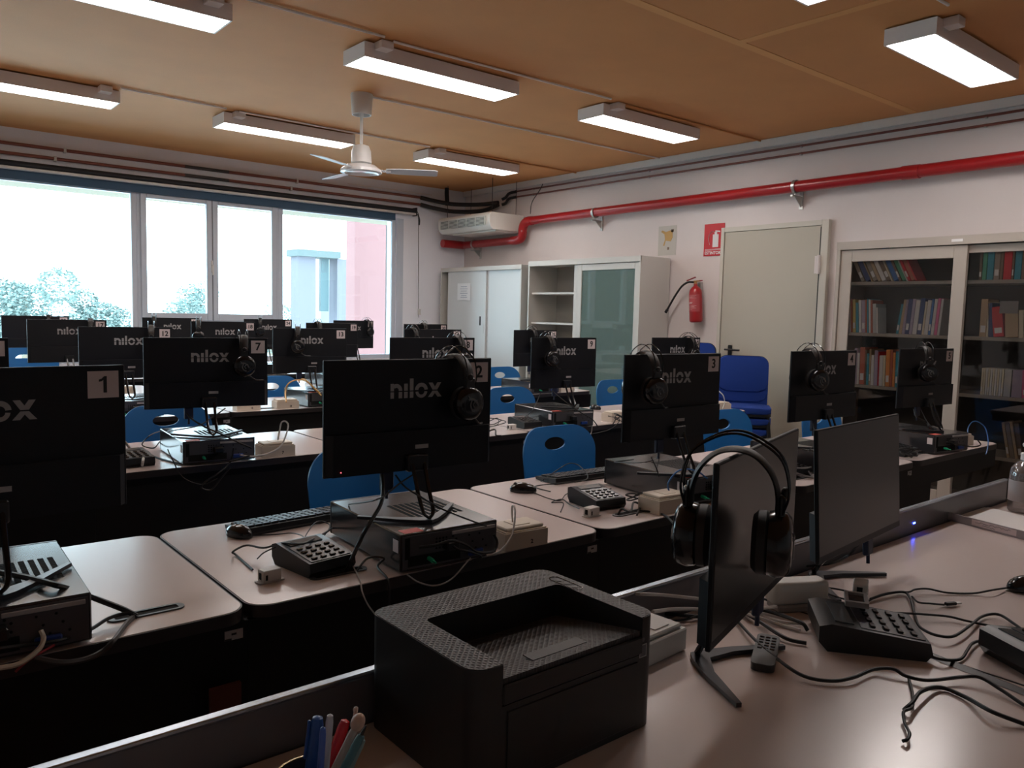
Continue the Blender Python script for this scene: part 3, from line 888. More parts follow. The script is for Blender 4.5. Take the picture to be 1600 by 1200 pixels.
CH = [(1.63, 3.02, 'classroom_chair behind monitor 2'), ]
school_chair('blue chair mostly hidden behind monitor 2 in the nearest row', 1.62, 2.92)
school_chair('blue chair with an oval grip hole standing clear between monitors 2 and 3', 2.77, 2.95)
school_chair('blue chair partly hidden behind the right edge of monitor 3', 4.21, 2.95)
school_chair('blue chair low behind monitor 4 in the nearest row', 5.03, 2.78, 0)
school_chair('blue chair below monitor 7 at the second row', 1.37, 4.75)
school_chair('blue chair right of monitor 2, nearer of two, seen through a white hole', 3.92, 4.75)
school_chair('blue chair left of monitor 3 in front of the glass cabinet', 5.27, 4.90)
school_chair('blue chair behind monitor 13 partly hidden by monitor 7', 2.70, 6.42)
school_chair('blue chair in the third row left of monitor 15', 5.36, 6.645)
school_chair('small sliver of blue chair left of monitor 8', 3.95, 6.42)
for k in range(3):
    school_chair('%s chair of the blue stack at the far left between monitors 6 and 17' % ['lowest', 'middle', 'topmost'][k], 1.13, 7.92, .05, k * .09)
for k in range(3):
    padded_chair('%s padded chair of the stack beside the door' % ['lowest', 'middle', 'topmost'][k], 6.24, 4.22, math.radians(-52), k * .095)
for k in range(4):
    padded_chair('%s padded chair of the stack under the extinguisher' % ['lowest', 'second lowest', 'second highest', 'topmost'][k], 6.35, 4.95, math.radians(-60), k * .095)


# ------------------------------------------------------------------ monitors
def logo_mesh():
    """five bold letters with a thin slit running through them"""
    g = G()
    M = Matrix.Rotation(PI / 2, 4, 'X')
    def P(poly):
        g.prism(poly, -.0003, .0003, M)
    def rect(x0, x1, z0, z1):
        P([(x0, z0), (x1, z0), (x1, z1), (x0, z1)])
    s0, s1 = .43, .50          # slit
    def cut(x0, x1, z0, z1):
        rect(x0, x1, z0, min(z1, s0))
        if z1 > s1:
            rect(x0, x1, s1, z1)
    cut(0, .26, 0, 1.0)
    def arc(cx, cz, r0, r1, a0, a1, n=8):
        for k in range(n):
            t0, t1 = a0 + (a1 - a0) * k / n, a0 + (a1 - a0) * (k + 1) / n
            P([(cx + r0 * math.cos(t0), cz + r0 * math.sin(t0)), (cx + r1 * math.cos(t0), cz + r1 * math.sin(t0)), (cx + r1 * math.cos(t1), cz + r1 * math.sin(t1)), (cx + r0 * math.cos(t1), cz + r0 * math.sin(t1))])
    arc(.44, .55, .17, .44, 0, PI * .75, 7)
    rect(.61, .88, s1, .56)
    rect(.61, .88, 0, s0)
    cut(1.02, 1.30, 0, .98)
    cut(1.46, 1.74, 0, 1.32)
    a = .07
    arc(2.36, .5, .24, .51, a, PI - a, 12)
    arc(2.36, .43, .24, .46, -PI + a, -a, 12)
    q = [(2.92, 1.0), (3.24, 1.0), (3.43, .72), (3.62, 1.0), (3.93, 1.0), (3.62, s1), (3.24, s1)]
    P(q)
    P([(2.88, 0), (3.22, 0), (3.43, .26), (3.64, 0), (3.98, 0), (3.62, s0), (3.24, s0)])
    bmesh.ops.transform(g.bm, matrix=Matrix.Scale(.0435, 4) @ Matrix.Translation((-2.0, 0, -.5)), verts=g.bm.verts)
    return g


MW, MH = .56, .332


def one():
    return G().prism([(.000, -.019), (.0075, -.019), (.0075, .019), (.0020, .019), (-.0035, .0135), (-.0095, .0115), (-.0095, .0065), (-.0035, .0075), (.000, .0105)], -.0003, .0003)


def monitor(label, x, y, z, yaw, num=None, cz=.30, tilt=0, led=False, detail=2, group='monitors seen from behind'):
    t = thing('monitor', label, 'monitor', (x, y, z), yaw, group)
    top = cz + MH / 2
    tl = (math.radians(tilt), 0, 0)
    part('panel', 'mpanel', lambda: G().bx(-MW / 2, MW / 2, -.005, .005, -MH / 2, MH / 2, .002), BLKM, t, (0, 0, cz), tl)
    part('screen', 'mscreen', lambda: G().bx(-MW / 2 + .004, MW / 2 - .004, .005, .0058, -MH / 2 + .018, MH / 2 - .004), SCREEN, t, (0, 0, cz), tl)
    def cover():
        g = G()
        z1 = MH / 2 - .63 * MH
        g.prism([(-MW / 2 + .004, -.005), (MW / 2 - .004, -.005), (MW / 2 - .02, -.026), (-MW / 2 + .02, -.026)], -MH / 2 + .004, z1)
        return g
    b = part('back_cover', 'mcover', cover, BLKM, t, (0, 0, cz), tl)
    if detail > 1:
        part('rating_sticker', 'mstick', lambda: G().bx(-.022, .022, -.0268, -.026, -.006, .006), STICK, b, (.02, 0, MH / 2 - .78 * MH))
        part('vga_plug', 'mvga', lambda: G().bx(-.02, .02, -.024, -.008, -.05, .004, .003).cyl((0, -.016, -.05), (0, -.016, -.075), .005, 8), mat('vga_plug', (.012, .018, .05), .5), b, (-.09, 0, -MH / 2))
    if num is not None:
        place('logo', tmesh('logo', logo_mesh, LOGO), t, (.012, -.0056, cz + MH / 2 - .093))
        g_ = part('number_tag', 'mtag', lambda: G().bx(-.033, .033, -.0006, 0, -.031, .031), TAG, t, (MW / 2 - .047, -.0055, cz + MH / 2 - .044))
        place('tag_digits', tmesh('one', one, INK) if num == 1 else text(str(num), .052 if num < 10 else .046, INK, .0012), g_, (0, -.0011, 0), (PI / 2, 0, 0))
    if led:
        part('power_led', 'mled', lambda: G().ball((0, 0, 0), .0016, sub=1), mat('red_led', (1, .1, .1), .5, emit=(1, .1, .12), es=3), t, (-MW / 2 + .042, -.028, cz - MH / 2 + .018))
    part('neck_bracket', 'mbrk', lambda: G().bx(-.034, .034, -.045, -.02, -.028, .022, .004), BLK, t, (0, 0, cz - MH / 2 + .03))
    def neck():
        g = G()
        for s in (-1, 1):
            g.tube([(s * .02, -.04, cz - MH / 2 + .03), (s * .019, -.075, cz - MH / 2 - .05), (s * .016, -.105, .03), (0, -.112, .012)], .006, 8, 4, (.0065, .0045))
        return g
    part('neck', 'mneck%.3f' % cz, neck, BLKG, t)
    def foot():
        g = G()
        g.prism([(0, -.128), (.03, -.112), (.085, -.065), (.165, .022), (.158, .030), (.06, -.055), (0, -.085), (-.06, -.055), (-.158, .030), (-.165, .022), (-.085, -.065), (-.03, -.112)], .001, .010)
        return g
    part('foot', 'mfoot', foot, mat('foot_gunmetal', (.035, .036, .042), .35, metal=.5), t)
    return t


# ------------------------------------------------------------------ headphones, hung over a monitor's top edge
def emblem():
    g = G()
    g.tube([(-.020, 0, .014), (-.006, 0, .016), (.010, 0, .008), (.018, 0, -.006)], .002, 6, 4, (.0016, .0035))
    g.tube([(-.006, 0, .016), (-.012, 0, -.002), (-.006, 0, -.016), (.006, 0, -.022)], .002, 6, 4, (.0014, .003))
    g.tube([(.014, 0, .012), (-.002, 0, .001), (.004, 0, -.012)], .002, 6, 4, (.0014, .0022))
    g.prism([(-.016, .014), (-.022, .026), (-.008, .017)], -.001, .001, Matrix.Rotation(PI / 2, 4, 'X'))
    return g


def headphones(label, x, y, z, yaw, detail=2, roll=0, sc=1):
    t = thing('headphones', label, 'headphones', (x, y, z), yaw, 'black headphones hung over the monitors')
    t.rotation_euler = (0, math.radians(roll), yaw)
    t.scale = (sc, sc, sc)
    part('head_strap', 'hstrap', lambda: G().tube([(0, -.066, -.10), (0, -.066, -.06), (0, -.055, -.025), (0, -.03, .001), (0, 0, .009), (0, .03, .001), (0, .055, -.025), (0, .066, -.06), (0, .066, -.10)], 0.01, 8, 4, (.021, .0045)), LEATHER, t)
    for s in (-1, 1):
        w_ = part('wire_arc', 'hwire', lambda: G().tube([(0, -.074, -.085), (0, -.082, -.05), (0, -.070, -.002), (0, -.035, .026), (0, 0, .036), (0, .035, .026), (0, .070, -.002), (0, .082, -.05), (0, .074, -.085)], .0022, 6, 5), BLKG, t, (s * .018, 0, 0))
    for s in (-1, 1):
        c = part('ear_cup', 'hcup', lambda: G().lathe([(.040, -.004), (.050, .0), (.053, .012), (.050, .026), (.043, .033), (.030, .036), (0, .037)], 28, Matrix.Rotation(PI / 2, 4, 'X')), BLKG, t, (0, s * .055, -.135), (0, 0, 0 if s < 0 else PI))
        if detail > 1:
            part('ear_cushion', 'hcush', lambda: G().lathe([(.024, -.010), (.030, -.022), (.042, -.024), (.050, -.016), (.050, -.004), (.045, .0)], 28, Matrix.Rotation(PI / 2, 4, 'X'), False), mat('cushion_black', (.014, .012, .012), .6), c)
            part('emblem', 'hemb', emblem, mat('emblem_grey', (.12, .12, .12), .35), c, (0, -.0375, 0))
        part('yoke', 'hyoke', lambda: G().bx(-.020, .020, -.012, .0, 0, .045, .005).ball((0, -.010, .045), .011, (1, .6, 1)), BLK, t, (0, s * .066 + (.0 if s < 0 else .012), -.100))
        part('strap_stud', 'hstud', lambda: G().ball((0, 0, 0), .0065, (1, .5, 1)), CHROME, t, (0, s * .076, -.062))
    if detail > 1:
        part('microphone_boom', 'hmic', lambda: G().tube([(.01, -.075, -.17), (.05, -.06, -.20), (.09, -.03, -.205)], .003, 6, 4), BLK, t)
    return t


# ------------------------------------------------------------------ desktop computer lying flat, rear side towards -y
CW, CDp, CHh = .325, .46, .108


def vents():
    g = G()
    for i in range(9):
        for k in range(22):
            g.bx(-.09 + i * .020 - .005, -.09 + i * .020 + .007, -.125 + k * .008, -.125 + k * .008 + .0045, 0, .0006)
    return g


def rear_holes():
    g = G()
    for i in range(7):
        for k in range(4):
            if (i + k) % 2 == 0 or i < 4:
                g.cyl((-.05 + i * .011, -.001, -.012 + k * .009), (-.05 + i * .011, 0, -.012 + k * .009), .0032, 6)
    for i in range(6):
        g.cyl((.06 + i * .012, -.001, .01 - (i % 3) * .02), (.06 + i * .012, 0, .01 - (i % 3) * .02), .003, 6)
    g.bx(-.15, -.135, -.001, 0, -.03, .03)
    return g


def computer(label, x, y, yaw, detail=2, sticker=True, z=.742):
    """x, y: middle of the rear face"""
    t = thing('desktop_computer', label, 'computer', (x, y, z), yaw, 'flat desktop computers under the monitors')
    part('case', 'pccase', lambda: G().bx(-CW / 2, CW / 2, .004, CDp, .004, CHh, .003), PCTOP, t)
    part('case_feet', 'pcfeet', lambda: G().bx(-.14, -.12, .03, .05, -.001, .005).bx(.12, .14, .03, .05, -.001, .005).bx(-.14, -.12, .4, .42, -.001, .005).bx(.12, .14, .4, .42, -.001, .005), BLACKR, t)
    r = part('rear_plate', 'pcrear', lambda: G().bx(-CW / 2 + .006, CW / 2 - .006, 0, .004, .010, CHh - .006), PCREAR if detail > 1 else BLK, t)
    part('front_bezel', 'pcfront', lambda: G().bx(-CW / 2, CW / 2, CDp, CDp + .012, .004, CHh, .003), BLK, t)
    if detail > 1:
        part('top_vents', 'pcvent', vents, HOLE, t, (.055, .27, CHh + .0002))
        part('perforation', 'pcholes', rear_holes, HOLE, r, (0, 0, .068))
        part('port_recess', 'pcio', lambda: G().bx(-.14, .03, -.0015, 0, .016, .045), HOLE, r)
        part('audio_jack', 'pcjack', lambda: G().cyl((-.075, 0, .032), (-.075, -.024, .030), .0065, 10).cyl((-.075, -.024, .030), (-.075, -.04, .029), .003, 8), GREEN, r)
        part('video_port', 'pcvga', lambda: G().bx(.055, .105, -.012, 0, .018, .036, .003), BLUEJ, r)
        part('power_plug', 'pcplug', lambda: G().bx(-.03, .01, -.03, 0, .05, .076, .004), BLK, r)
        part('card_bracket', 'pccard', lambda: G().bx(.0, .15, -.004, 0, .088, .098, .001), STICK, r)
    if sticker:
        part('side_label', 'pclab', lambda: G().bx(-CW / 2 - .0008, -CW / 2, .015, .045, .055, .09), TAG, t)
        part('warning_sticker', 'pcred', lambda: G().bx(-.145, -.085, .012, .05, CHh, CHh + .0008), REDS, t)
    return t


def socket_box(label, x, y, yaw=0, num=None, z=.7405, mk=BEIGE):
    t = thing('socket_box', label, 'socket box', (x, y, z), yaw, 'beige socket boxes on the desks')
    part('box_base', 'sbb', lambda: G().prism([(-.082, -.055), (.082, -.055), (.082, .055), (-.082, .055)], 0, .052).prism([(-.078, -.051), (.078, -.051), (.078, .051), (-.078, .051)], .052, .056), mk, t)
    part('face_plate', 'sbl', lambda: G().bx(-.072, .072, -.046, .046, .056, .067, .003), mk, t)
    part('socket_insert', 'sbi', lambda: G().bx(-.03, .03, -.03, .03, .067, .069, .001), mk, t)
    if num:
        place('hand_number', text(str(num), .018, INK, .0006), t, (.02, -.0555, .018), (PI / 2, 0, 0))
    return t


def junction_box(label, x, y, yaw=0, z=.7405):
    t = thing('audio_adapter', label, 'adapter box', (x, y, z), yaw, 'small white adapter boxes')
    part('box', 'jbb', lambda: G().bx(-.026, .026, -.017, .017, .003, .033, .002), mat('adapter_white', (.66, .63, .60), .4), t)
    part('mounting_tab', 'jbt', lambda: G().prism(rrect(-.036, .036, -.017, .017, .005, 3), 0, .003), MT['adapter_white'], t)
    part('port', 'jbp', lambda: G().bx(-.0265, -.026, -.005, .008, .008, .026).bx(-.02, -.014, -.0175, -.017, .008, .022), HOLE, t)
    return t


def control_unit(label, x, y, yaw=0, z=.7405, tilt=0, s=1.0):
    t = thing('control_unit', label, 'keypad unit', (x, y, z), yaw, 'black keypad units')
    t.scale = (s, s, 1)
    part('housing', 'cub', lambda: G().prism([(-.085, 0), (.075, 0), (.09, .02), (.09, .055), (.07, .062), (-.09, .040), (-.095, .015)], -.07, .07, Matrix.Rotation(PI / 2, 4, 'Z') @ Matrix.Rotation(PI / 2, 4, 'X')), BLK, t)
    A = (math.radians(7.8), 0, 0)
    part('display', 'cud', lambda: G().bx(-.050, .050, .03, .062, .0, .002), mat('lcd', (.10, .11, .12), .12), t, (0, 0, .0525), A)
    k = part('key_plate', 'cuk', lambda: G().bx(-.06, .06, -.085, .02, .0, .0015), mat('plate_dark', (.03, .03, .034), .3), t, (0, 0, .0525), A)
    for i in range(4):
        for j in range(4):
            part('key', 'cukey', lambda: G().bx(-.008, .008, -.005, .005, 0, .004, .0015), BLKG, k, (-.042 + i * .028, -.07 + j * .023, .0015))
    return t


def keyboard(label, x, y, yaw=0, z=.7405):
    """cable side towards -y"""
    t = thing('keyboard', label, 'keyboard', (x, y, z), yaw, 'black keyboards')
    part('base', 'kbb', lambda: G().prism([(-.07, 0), (.065, 0), (.072, .012), (-.072, .026), (-.075, .01)], -.22, .22, Matrix.Rotation(PI / 2, 4, 'Z') @ Matrix.Rotation(PI / 2, 4, 'X')), BLK, t, (0, 0, 0))
    def row():
        g = G()
        for i in range(15):
            g.bx(-.20 + i * .0275, -.20 + i * .0275 + .023, -.008, .008, 0, .007, .0015)
        return g
    for j in range(5):
        part('key_row', 'kbr', row, mat('key_black', (.012, .012, .014), .30), t, (0, -.048 + j * .024, .0235 - j * .0023), (math.radians(-5.5), 0, 0))
    return t


def mouse(label, x, y, yaw=0, z=.741):
    t = thing('mouse', label, 'mouse', (x, y, z), yaw, 'computer mice')
    def body():
        g = G()
        g.ball((0, 0, .008), .032, (1, 1.75, .95), 3)
        for v in g.bm.verts:
            if v.co.z < 0:
                v.co.z = 0
        return g
    part('shell', 'msb', body, BLKG, t)
    part('scroll_wheel', 'msw', lambda: G().cyl((-.003, .033, .031), (.003, .033, .031), .007, 10), mat('wheel_grey', (.12, .12, .12), .5), t)
    return t


def cable(label, pts, r=.0028, m=None, name='cable', group=None, n=6):
    return solo(name, G().tube(pts, r, 6, n), m or BLACKR, label, 'cable', group)


# monitor positions, row by row: number, x, y, yaw in degrees, headphones (offset along the monitor, yaw) or None
ZM = .85
MON = [(1, .205, 2.0, 3, None), (2, 1.275, 2.005, -3.7, (.147, 4)), (3, 2.482, 2.0, -2, (-.165, -11)), (4, 3.613, 2.0, -2.2, (-.125, -20)), (5, 4.735, 2.0, -6, (-.03, -42)),
       (6, .205, 3.83, 0, None), (7, 1.29, 3.83, -8, (.163, -15)), (8, 2.575, 3.83, -3.8, (.157, 0)), (9, 3.613, 3.83, -2.7, (-.145, -8)), (10, 4.766, 3.83, 0, (.14, 0)),
       (12, 1.355, 5.55, 0, (.15, -14)), (13, 2.628, 5.55, -8, (-.095, -24)), (14, 3.728, 5.55, -1.5, (-.20, 0)), (15, 4.865, 5.55, 4, (-.056, 0)),
       (17, 1.285, 7.0, 4, (.165, -12)), (18, 2.50, 7.0, 0, (-.215, -20)), (19, 3.54, 7.0, 4, (-.16, -5)), (20, 4.606, 7.0, 4, (-.03, -5)),
       (22, 1.30, 8.5, 8, (.11, -12)), (23, 2.50, 8.5, 0, (-.165, -17)), (24, 3.526, 8.5, 3, (-.095, -22)), (25, 4.576, 8.5, 6, (.185, 10))]
for num, x, y, yw, hp in MON:
    row = 0 if num <= 5 else 1 if num <= 10 else 2 if num <= 15 else 3 if num <= 20 else 4
    dt = 2 if row < 3 else 1
    tag = 'monitor numbered %d' % num
    zt = [1.318, 1.312, 1.316, 1.332, 1.337][row]
    cz = zt - MH / 2 - ZM
    lab = 'black monitor seen from behind, number tag %d, %s' % (num, RN[row])
    if num == 1:
        lab = 'black monitor cut by the left photo edge with large number tag 1'
    if num == 6:
        lab = 'sliver of a black monitor at the left photo edge above tag 1'
    monitor(lab, x, y, ZM + .002, math.radians(yw), num, cz, 0, num == 2, dt)
    pcx = {2: 1.292, 3: 2.587, 7: 1.285, 1: .205, 9: 3.55, 13: 2.71, 5: 4.73}.get(num, x + .02)
    computer('flat black computer under %s' % tag, pcx, {3: 1.86, 2: 1.815}.get(num, ROWY[row] + .01), math.radians({2: -3, 3: -5, 7: -4, 9: -9, 5: -9}.get(num, -2)), dt, row < 3 and num != 1)
    if hp:
        a = math.radians(yw)
        headphones('black headphones hung over the top edge of %s' % tag, x + hp[0] * math.cos(a), y + hp[0] * math.sin(a), zt + .004, math.radians(hp[1]), 2 if row < 3 else 1)

# boxes, mice, keyboards, keypad units and adapters of the stations
for num, x, y in ((2, 1.585, 1.875), (3, 2.325, 1.895), (7, 1.58, 3.73), (9, 4.05, 3.76), (12, 2.12, 5.50), (13, 2.40, 5.48), (5, 5.12, 1.95), (10, 5.26, 3.78), (17, 1.66, 6.93), (15, 5.17, 5.47)):
    socket_box('beige socket box beside the computer under monitor numbered %d' % num, x, y, math.radians(-4), num if num in (2, 7, 9, 12, 13) else None)
control_unit('black keypad unit left of the computer under monitor numbered 2', .975, 2.04, math.radians(8), s=1.05)
control_unit('black keypad unit left of the computer under monitor numbered 3', 2.17, 2.10, math.radians(-8))
control_unit('black keypad unit left of the computer under monitor numbered 7', .95, 3.84, math.radians(4))
control_unit('black keypad unit left of the computer under monitor numbered 9', 3.30, 3.85, math.radians(-4))
control_unit('black keypad unit in front of the computer under monitor numbered 5', 4.42, 2.0, math.radians(-4))
control_unit('black keypad unit left of the computer under monitor numbered 4', 3.36, 2.03, math.radians(-4))
junction_box('white adapter box at the corner beside the keypad unit of desk 2', .825, 1.985, math.radians(6))
junction_box('white adapter box beside the keypad unit left of monitor 3', 2.03, 1.985, math.radians(4))
junction_box('white adapter box beside the keypad unit of desk 9', 3.15, 3.80, 0)
keyboard('black keyboard behind the keypad unit left of monitor 2', 1.135, 2.50, math.radians(4))
keyboard('black keyboard behind the cables left of the computer of monitor 3', 2.50, 2.50, math.radians(-4))
keyboard('black keyboard behind monitor numbered 8', 2.9, 4.32, 0)
mouse('dark grey mouse at the left of the keyboard on desk 2', .915, 2.44, math.radians(15))
mouse('black mouse near the corner of the desk left of monitor 3', 2.075, 2.42, math.radians(40))
mouse('black mouse lying on the desk right of monitor 9', 4.40, 4.30, 0)


def loops(label, c, n, R, r, m, seed, z=.745, up=.05):
    """a tangle: one cable laid in wandering loops on the desk"""
    rnd = random.Random(seed)
    pts = []
    a = rnd.uniform(0, 6)
    for i in range(n):
        a += rnd.uniform(.7, 1.5)
        q = R * rnd.uniform(.35, 1)
        pts.append((c[0] + q * math.cos(a), c[1] + q * .8 * math.sin(a), z + rnd.uniform(0, up)))
    return cable(label, pts, r, m)


D0 = .744
# station 2
cable('thick black video cable falling from monitor 2 to the desk slot', [py(597, 742, 1.98), py(598, 765, 1.95), py(594, 790, 1.88), py(570, 830, 1.84), pz(552, 868, .80), pz(545, 885, .76), pz(540, 893, .742)], .0058)
cable('thin black cable crossing from monitor 2 down over the computer', [py(618, 742, 1.98), py(632, 760, 1.95), py(655, 775, 1.90), py(690, 795, 1.85), py(732, 812, 1.81), py(760, 822, 1.80)], .0025)
cable('thin black cable swinging left over the computer under monitor 2', [py(651, 738, 1.96), py(625, 755, 1.94), py(600, 775, 1.90), py(580, 783, 1.88), pz(545, 788, .853)], .0025)
cable('black cable tangle looping above the keypad unit of desk 2', [pz(395, 890, D0), pz(369, 867, D0), pz(364, 862, .76), pz(385, 852, .77), pz(412, 856, .78), pz(440, 849, .80), pz(470, 850, .81), pz(490, 842, .80), pz(515, 828, .77), pz(528, 815, .76), pz(524, 800, .76)], .003)
cable('thin cable curling over the keypad unit and mouse of desk 2', [pz(373, 837, D0), pz(430, 835, D0), pz(455, 833, .75), pz(473, 838, .78), pz(474, 850, .80), pz(450, 848, .80), pz(415, 862, .78), pz(402, 873, .75)], .002)
cable('cable curling from the keyboard of desk 2 over the keypad unit', [pz(475, 850, .79), pz(478, 836, .77), pz(495, 815, .77), pz(515, 820, .76), pz(508, 835, .77), pz(493, 848, .78)], .002)
cable('thin pale cable hanging over the front edge right of the slot of desk 2', [pz(530, 862, D0), pz(548, 880, D0), pz(562, 905, .745), py(566, 925, 1.80), py(575, 945, 1.79), py(590, 965, 1.78)], .0022, GREYC)
cable('black cable arching from the slot and dropping over the front of desk 2', [pz(555, 895, .742), pz(575, 872, .77), pz(600, 872, .77), pz(590, 885, .75), pz(604, 902, .744), py(608, 915, 1.80), py(608, 950, 1.795)], .0032)
cable('thin cable hanging in a deep curve below the computer of desk 2', [py(636, 898, 1.80), py(655, 910, 1.79), py(680, 915, 1.78), py(705, 905, 1.78), py(728, 880, 1.79), py(735, 872, 1.80)], .0022, GREYC)
cable('white network cable looping out of the socket box of desk 2', [pz(801, 815, .81), py(800, 800, 1.86), py(801, 790, 1.85), py(805, 800, 1.83), py(800, 835, 1.80), py(782, 860, 1.79), py(760, 868, 1.79)], .003, WHITEC)
cable('black power lead bunched behind the computer of desk 2', [py(655, 855, 1.805), py(680, 852, 1.79), py(705, 845, 1.78), py(730, 852, 1.775), py(745, 862, 1.77), py(770, 862, 1.78), py(777, 848, 1.79), py(772, 835, 1.80)], .004)
cable('second black lead across the rear of the computer of desk 2', [py(700, 845, 1.80), py(715, 858, 1.78), py(735, 862, 1.78), py(752, 870, 1.78), py(738, 876, 1.78)], .0035)
# station 1
t = computer  # the computer of monitor 1 stands at the left photo edge
cable('thick black cable from computer 1 to the desk slot', [pz(-10, 893, .86), pz(40, 902, .86), pz(90, 915, .86), pz(140, 932, .80), pz(190, 951, .765), pz(213, 962, .745)], .0065)
cable('black cable returning from the desk slot behind computer 1', [pz(215, 965, .742), pz(200, 958, .755), pz(170, 966, .755), pz(140, 984, .75), py(95, 1000, 1.815), py(40, 1008, 1.81), py(-10, 1014, 1.80)], .004)
cable('grey cable dropping from the desk slot over the front of desk 1', [pz(210, 962, .745), pz(197, 975, .745), pz(178, 1000, .746), py(160, 1018, 1.80), py(130, 1031, 1.79), py(95, 1035, 1.78), py(55, 1028, 1.79)], .006, mat('cable_dark_grey', (.05, .045, .045), .5))
cable('cream network cable hanging from computer 1 at the left edge', [py(64, 985, 1.81), py(68, 998, 1.80), py(60, 1015, 1.79), py(30, 1037, 1.78), py(-10, 1045, 1.78)], .005, CREAM)
cable('thin red cable below computer 1', [py(85, 1008, 1.80), py(60, 1022, 1.79), py(40, 1035, 1.785), py(24, 1050, 1.78)], .0025, REDC)
# station 3
cable('black mouse cable crossing the desk left of monitor 3', [pz(830, 768, D0), pz(855, 778, D0), pz(875, 782, D0), pz(885, 772, .75), pz(905, 768, D0), pz(940, 768, D0), pz(955, 763, .75)], .002)
cable('thin cable ring between mouse and adapter box of desk 3', [pz(905, 795, .76), pz(890, 788, D0), pz(878, 780, D0), pz(862, 785, D0), pz(880, 786, D0), pz(876, 800, D0)], .002)
cable('keyboard cable arched above the keyboard of desk 3', [pz(845, 752, D0), pz(870, 735, .78), pz(890, 724, .80), pz(908, 730, .79), pz(915, 750, .76), pz(845, 758, .745), pz(838, 762, D0), pz(860, 768, D0)], .0022)
cable('black cable bunch in the slot right of the keypad unit of desk 3', [pz(965, 805, .742), pz(972, 795, .765), pz(985, 800, .76), pz(990, 785, .77), pz(1000, 790, .75), pz(995, 805, .742)], .004)
cable('black cable across the desk to the front edge near the box of desk 3', [pz(1000, 798, .745), pz(1020, 800, .745), pz(1040, 806, .745), pz(1056, 822, .735)], .004)
cable('blue network cable arching from the socket box of desk 3', [pz(1046, 770, .80), py(1044, 755, 1.9), py(1058, 737, 1.89), py(1075, 733, 1.88), py(1092, 738, 1.87), py(1105, 748, 1.86)], .0032, BLUEC)
cable('black cable draped over the front of computer 3', [pz(1030, 712, .86), py(1010, 722, 1.9), pz(960, 722, .857), pz(990, 718, .857)], .0022)
cable('thin dark cable hanging in front of computer 3', [py(1018, 715, 1.86), py(1025, 730, 1.86), py(1030, 745, 1.85)], .0022)
# station 7
cable('white network cable looping high from the socket box of desk 7', [pz(434, 690, .80), py(437, 672, 3.72), py(440, 660, 3.71), py(447, 659, 3.70), py(450, 668, 3.69), py(440, 695, 3.66), py(420, 708, 3.64), py(395, 713, 3.63), py(375, 711, 3.62)], .0042, WHITEC)
cable('black video cable from monitor 7 crossing over its computer', [py(291, 645, 3.80), py(300, 655, 3.78), py(322, 668, 3.72), py(345, 678, 3.66), py(370, 690, 3.62), py(393, 700, 3.60)], .004)
cable('black cable from the right bracket of monitor 7 to the left', [py(352, 638, 3.79), py(335, 650, 3.77), py(310, 665, 3.74), py(275, 672, 3.73), pz(262, 674, .86)], .003)
cable('bundle of black cable hanging from the front of desk 7', [py(365, 700, 3.62), py(360, 722, 3.62), py(340, 740, 3.60), py(322, 752, 3.60), py(315, 762, 3.60), py(330, 765, 3.60), py(345, 748, 3.60), py(360, 730, 3.60)], .004)
cable('thin black cable swagged below the computer of desk 7', [py(262, 702, 3.64), py(268, 715, 3.62), py(285, 745, 3.60), py(315, 757, 3.60), py(340, 748, 3.60)], .0026)
cable('black cable along the desk edge below computer 7', [pz(230, 705, .76), pz(245, 715, .745), pz(290, 725, .745), py(350, 722, 3.62), py(390, 712, 3.62)], .004)
cable('pale plug upright at the slot of desk 7', [pz(222, 728, .742), pz(223, 722, .77), pz(224, 716, .78)], .006, WHITEC)
cable('black looping cables left of the computer of desk 7', [pz(255, 672, .82), pz(235, 680, .84), pz(222, 695, .79), pz(240, 700, .76), pz(250, 690, .78), pz(262, 680, .80)], .003)
cable('white cable end on the desk at the right of monitor 1', [pz(195, 690, .82), pz(202, 700, .79), pz(206, 710, .76)], .006, GREYC)
# station 8 and 9
cable('black cable end curled on the desk right of monitor 2', [pz(752, 680, D0), pz(768, 672, .76), pz(774, 672, .76), pz(775, 680, D0), pz(783, 681, D0)], .005)
loops('black headset cable curled on the desk left of the adapter of desk 9', (3.12, 3.98), 14, .12, .0028, BLACKR, 3)
loops('black cables piled behind computer 9', (3.95, 3.62), 16, .10, .0035, BLACKR, 5, .75, .06)
cable('cable from the socket box of desk 9 hanging in a curve', [pz(950, 650, .80), py(968, 655, 3.60), py(958, 668, 3.58), py(940, 675, 3.58), py(925, 678, 3.58)], .003)
cable('long thin cable from monitor 9 down to the desk', [py(845, 612, 3.8), py(838, 630, 3.72), py(828, 645, 3.7), pz(815, 655, .75)], .003)
cable('black cables crossing under monitor 9', [py(862, 610, 3.80), py(880, 625, 3.74), py(900, 640, 3.66), py(925, 655, 3.6), py(935, 668, 3.58)], .0035)
cable('cable dropping over the edge of desk 9', [py(925, 665, 3.62), py(924, 675, 3.62), py(920, 685, 3.61)], .004, GREYC)
# station 13
cable('orange yellow cable arching from the socket box of desk 13', [pz(447, 628, .80), py(446, 612, 5.48), py(450, 600, 5.47), py(462, 594, 5.46), py(477, 595, 5.44), py(490, 606, 5.42), py(502, 618, 5.4)], .0055, YELC)
cable('second orange cable behind computer 13', [py(465, 596, 5.40), py(475, 592, 5.40), py(488, 603, 5.39), py(500, 614, 5.38)], .004, YELC)
loops('dark cables behind computer 13', (2.75, 5.38), 14, .10, .004, BLACKR, 8, .75, .08)
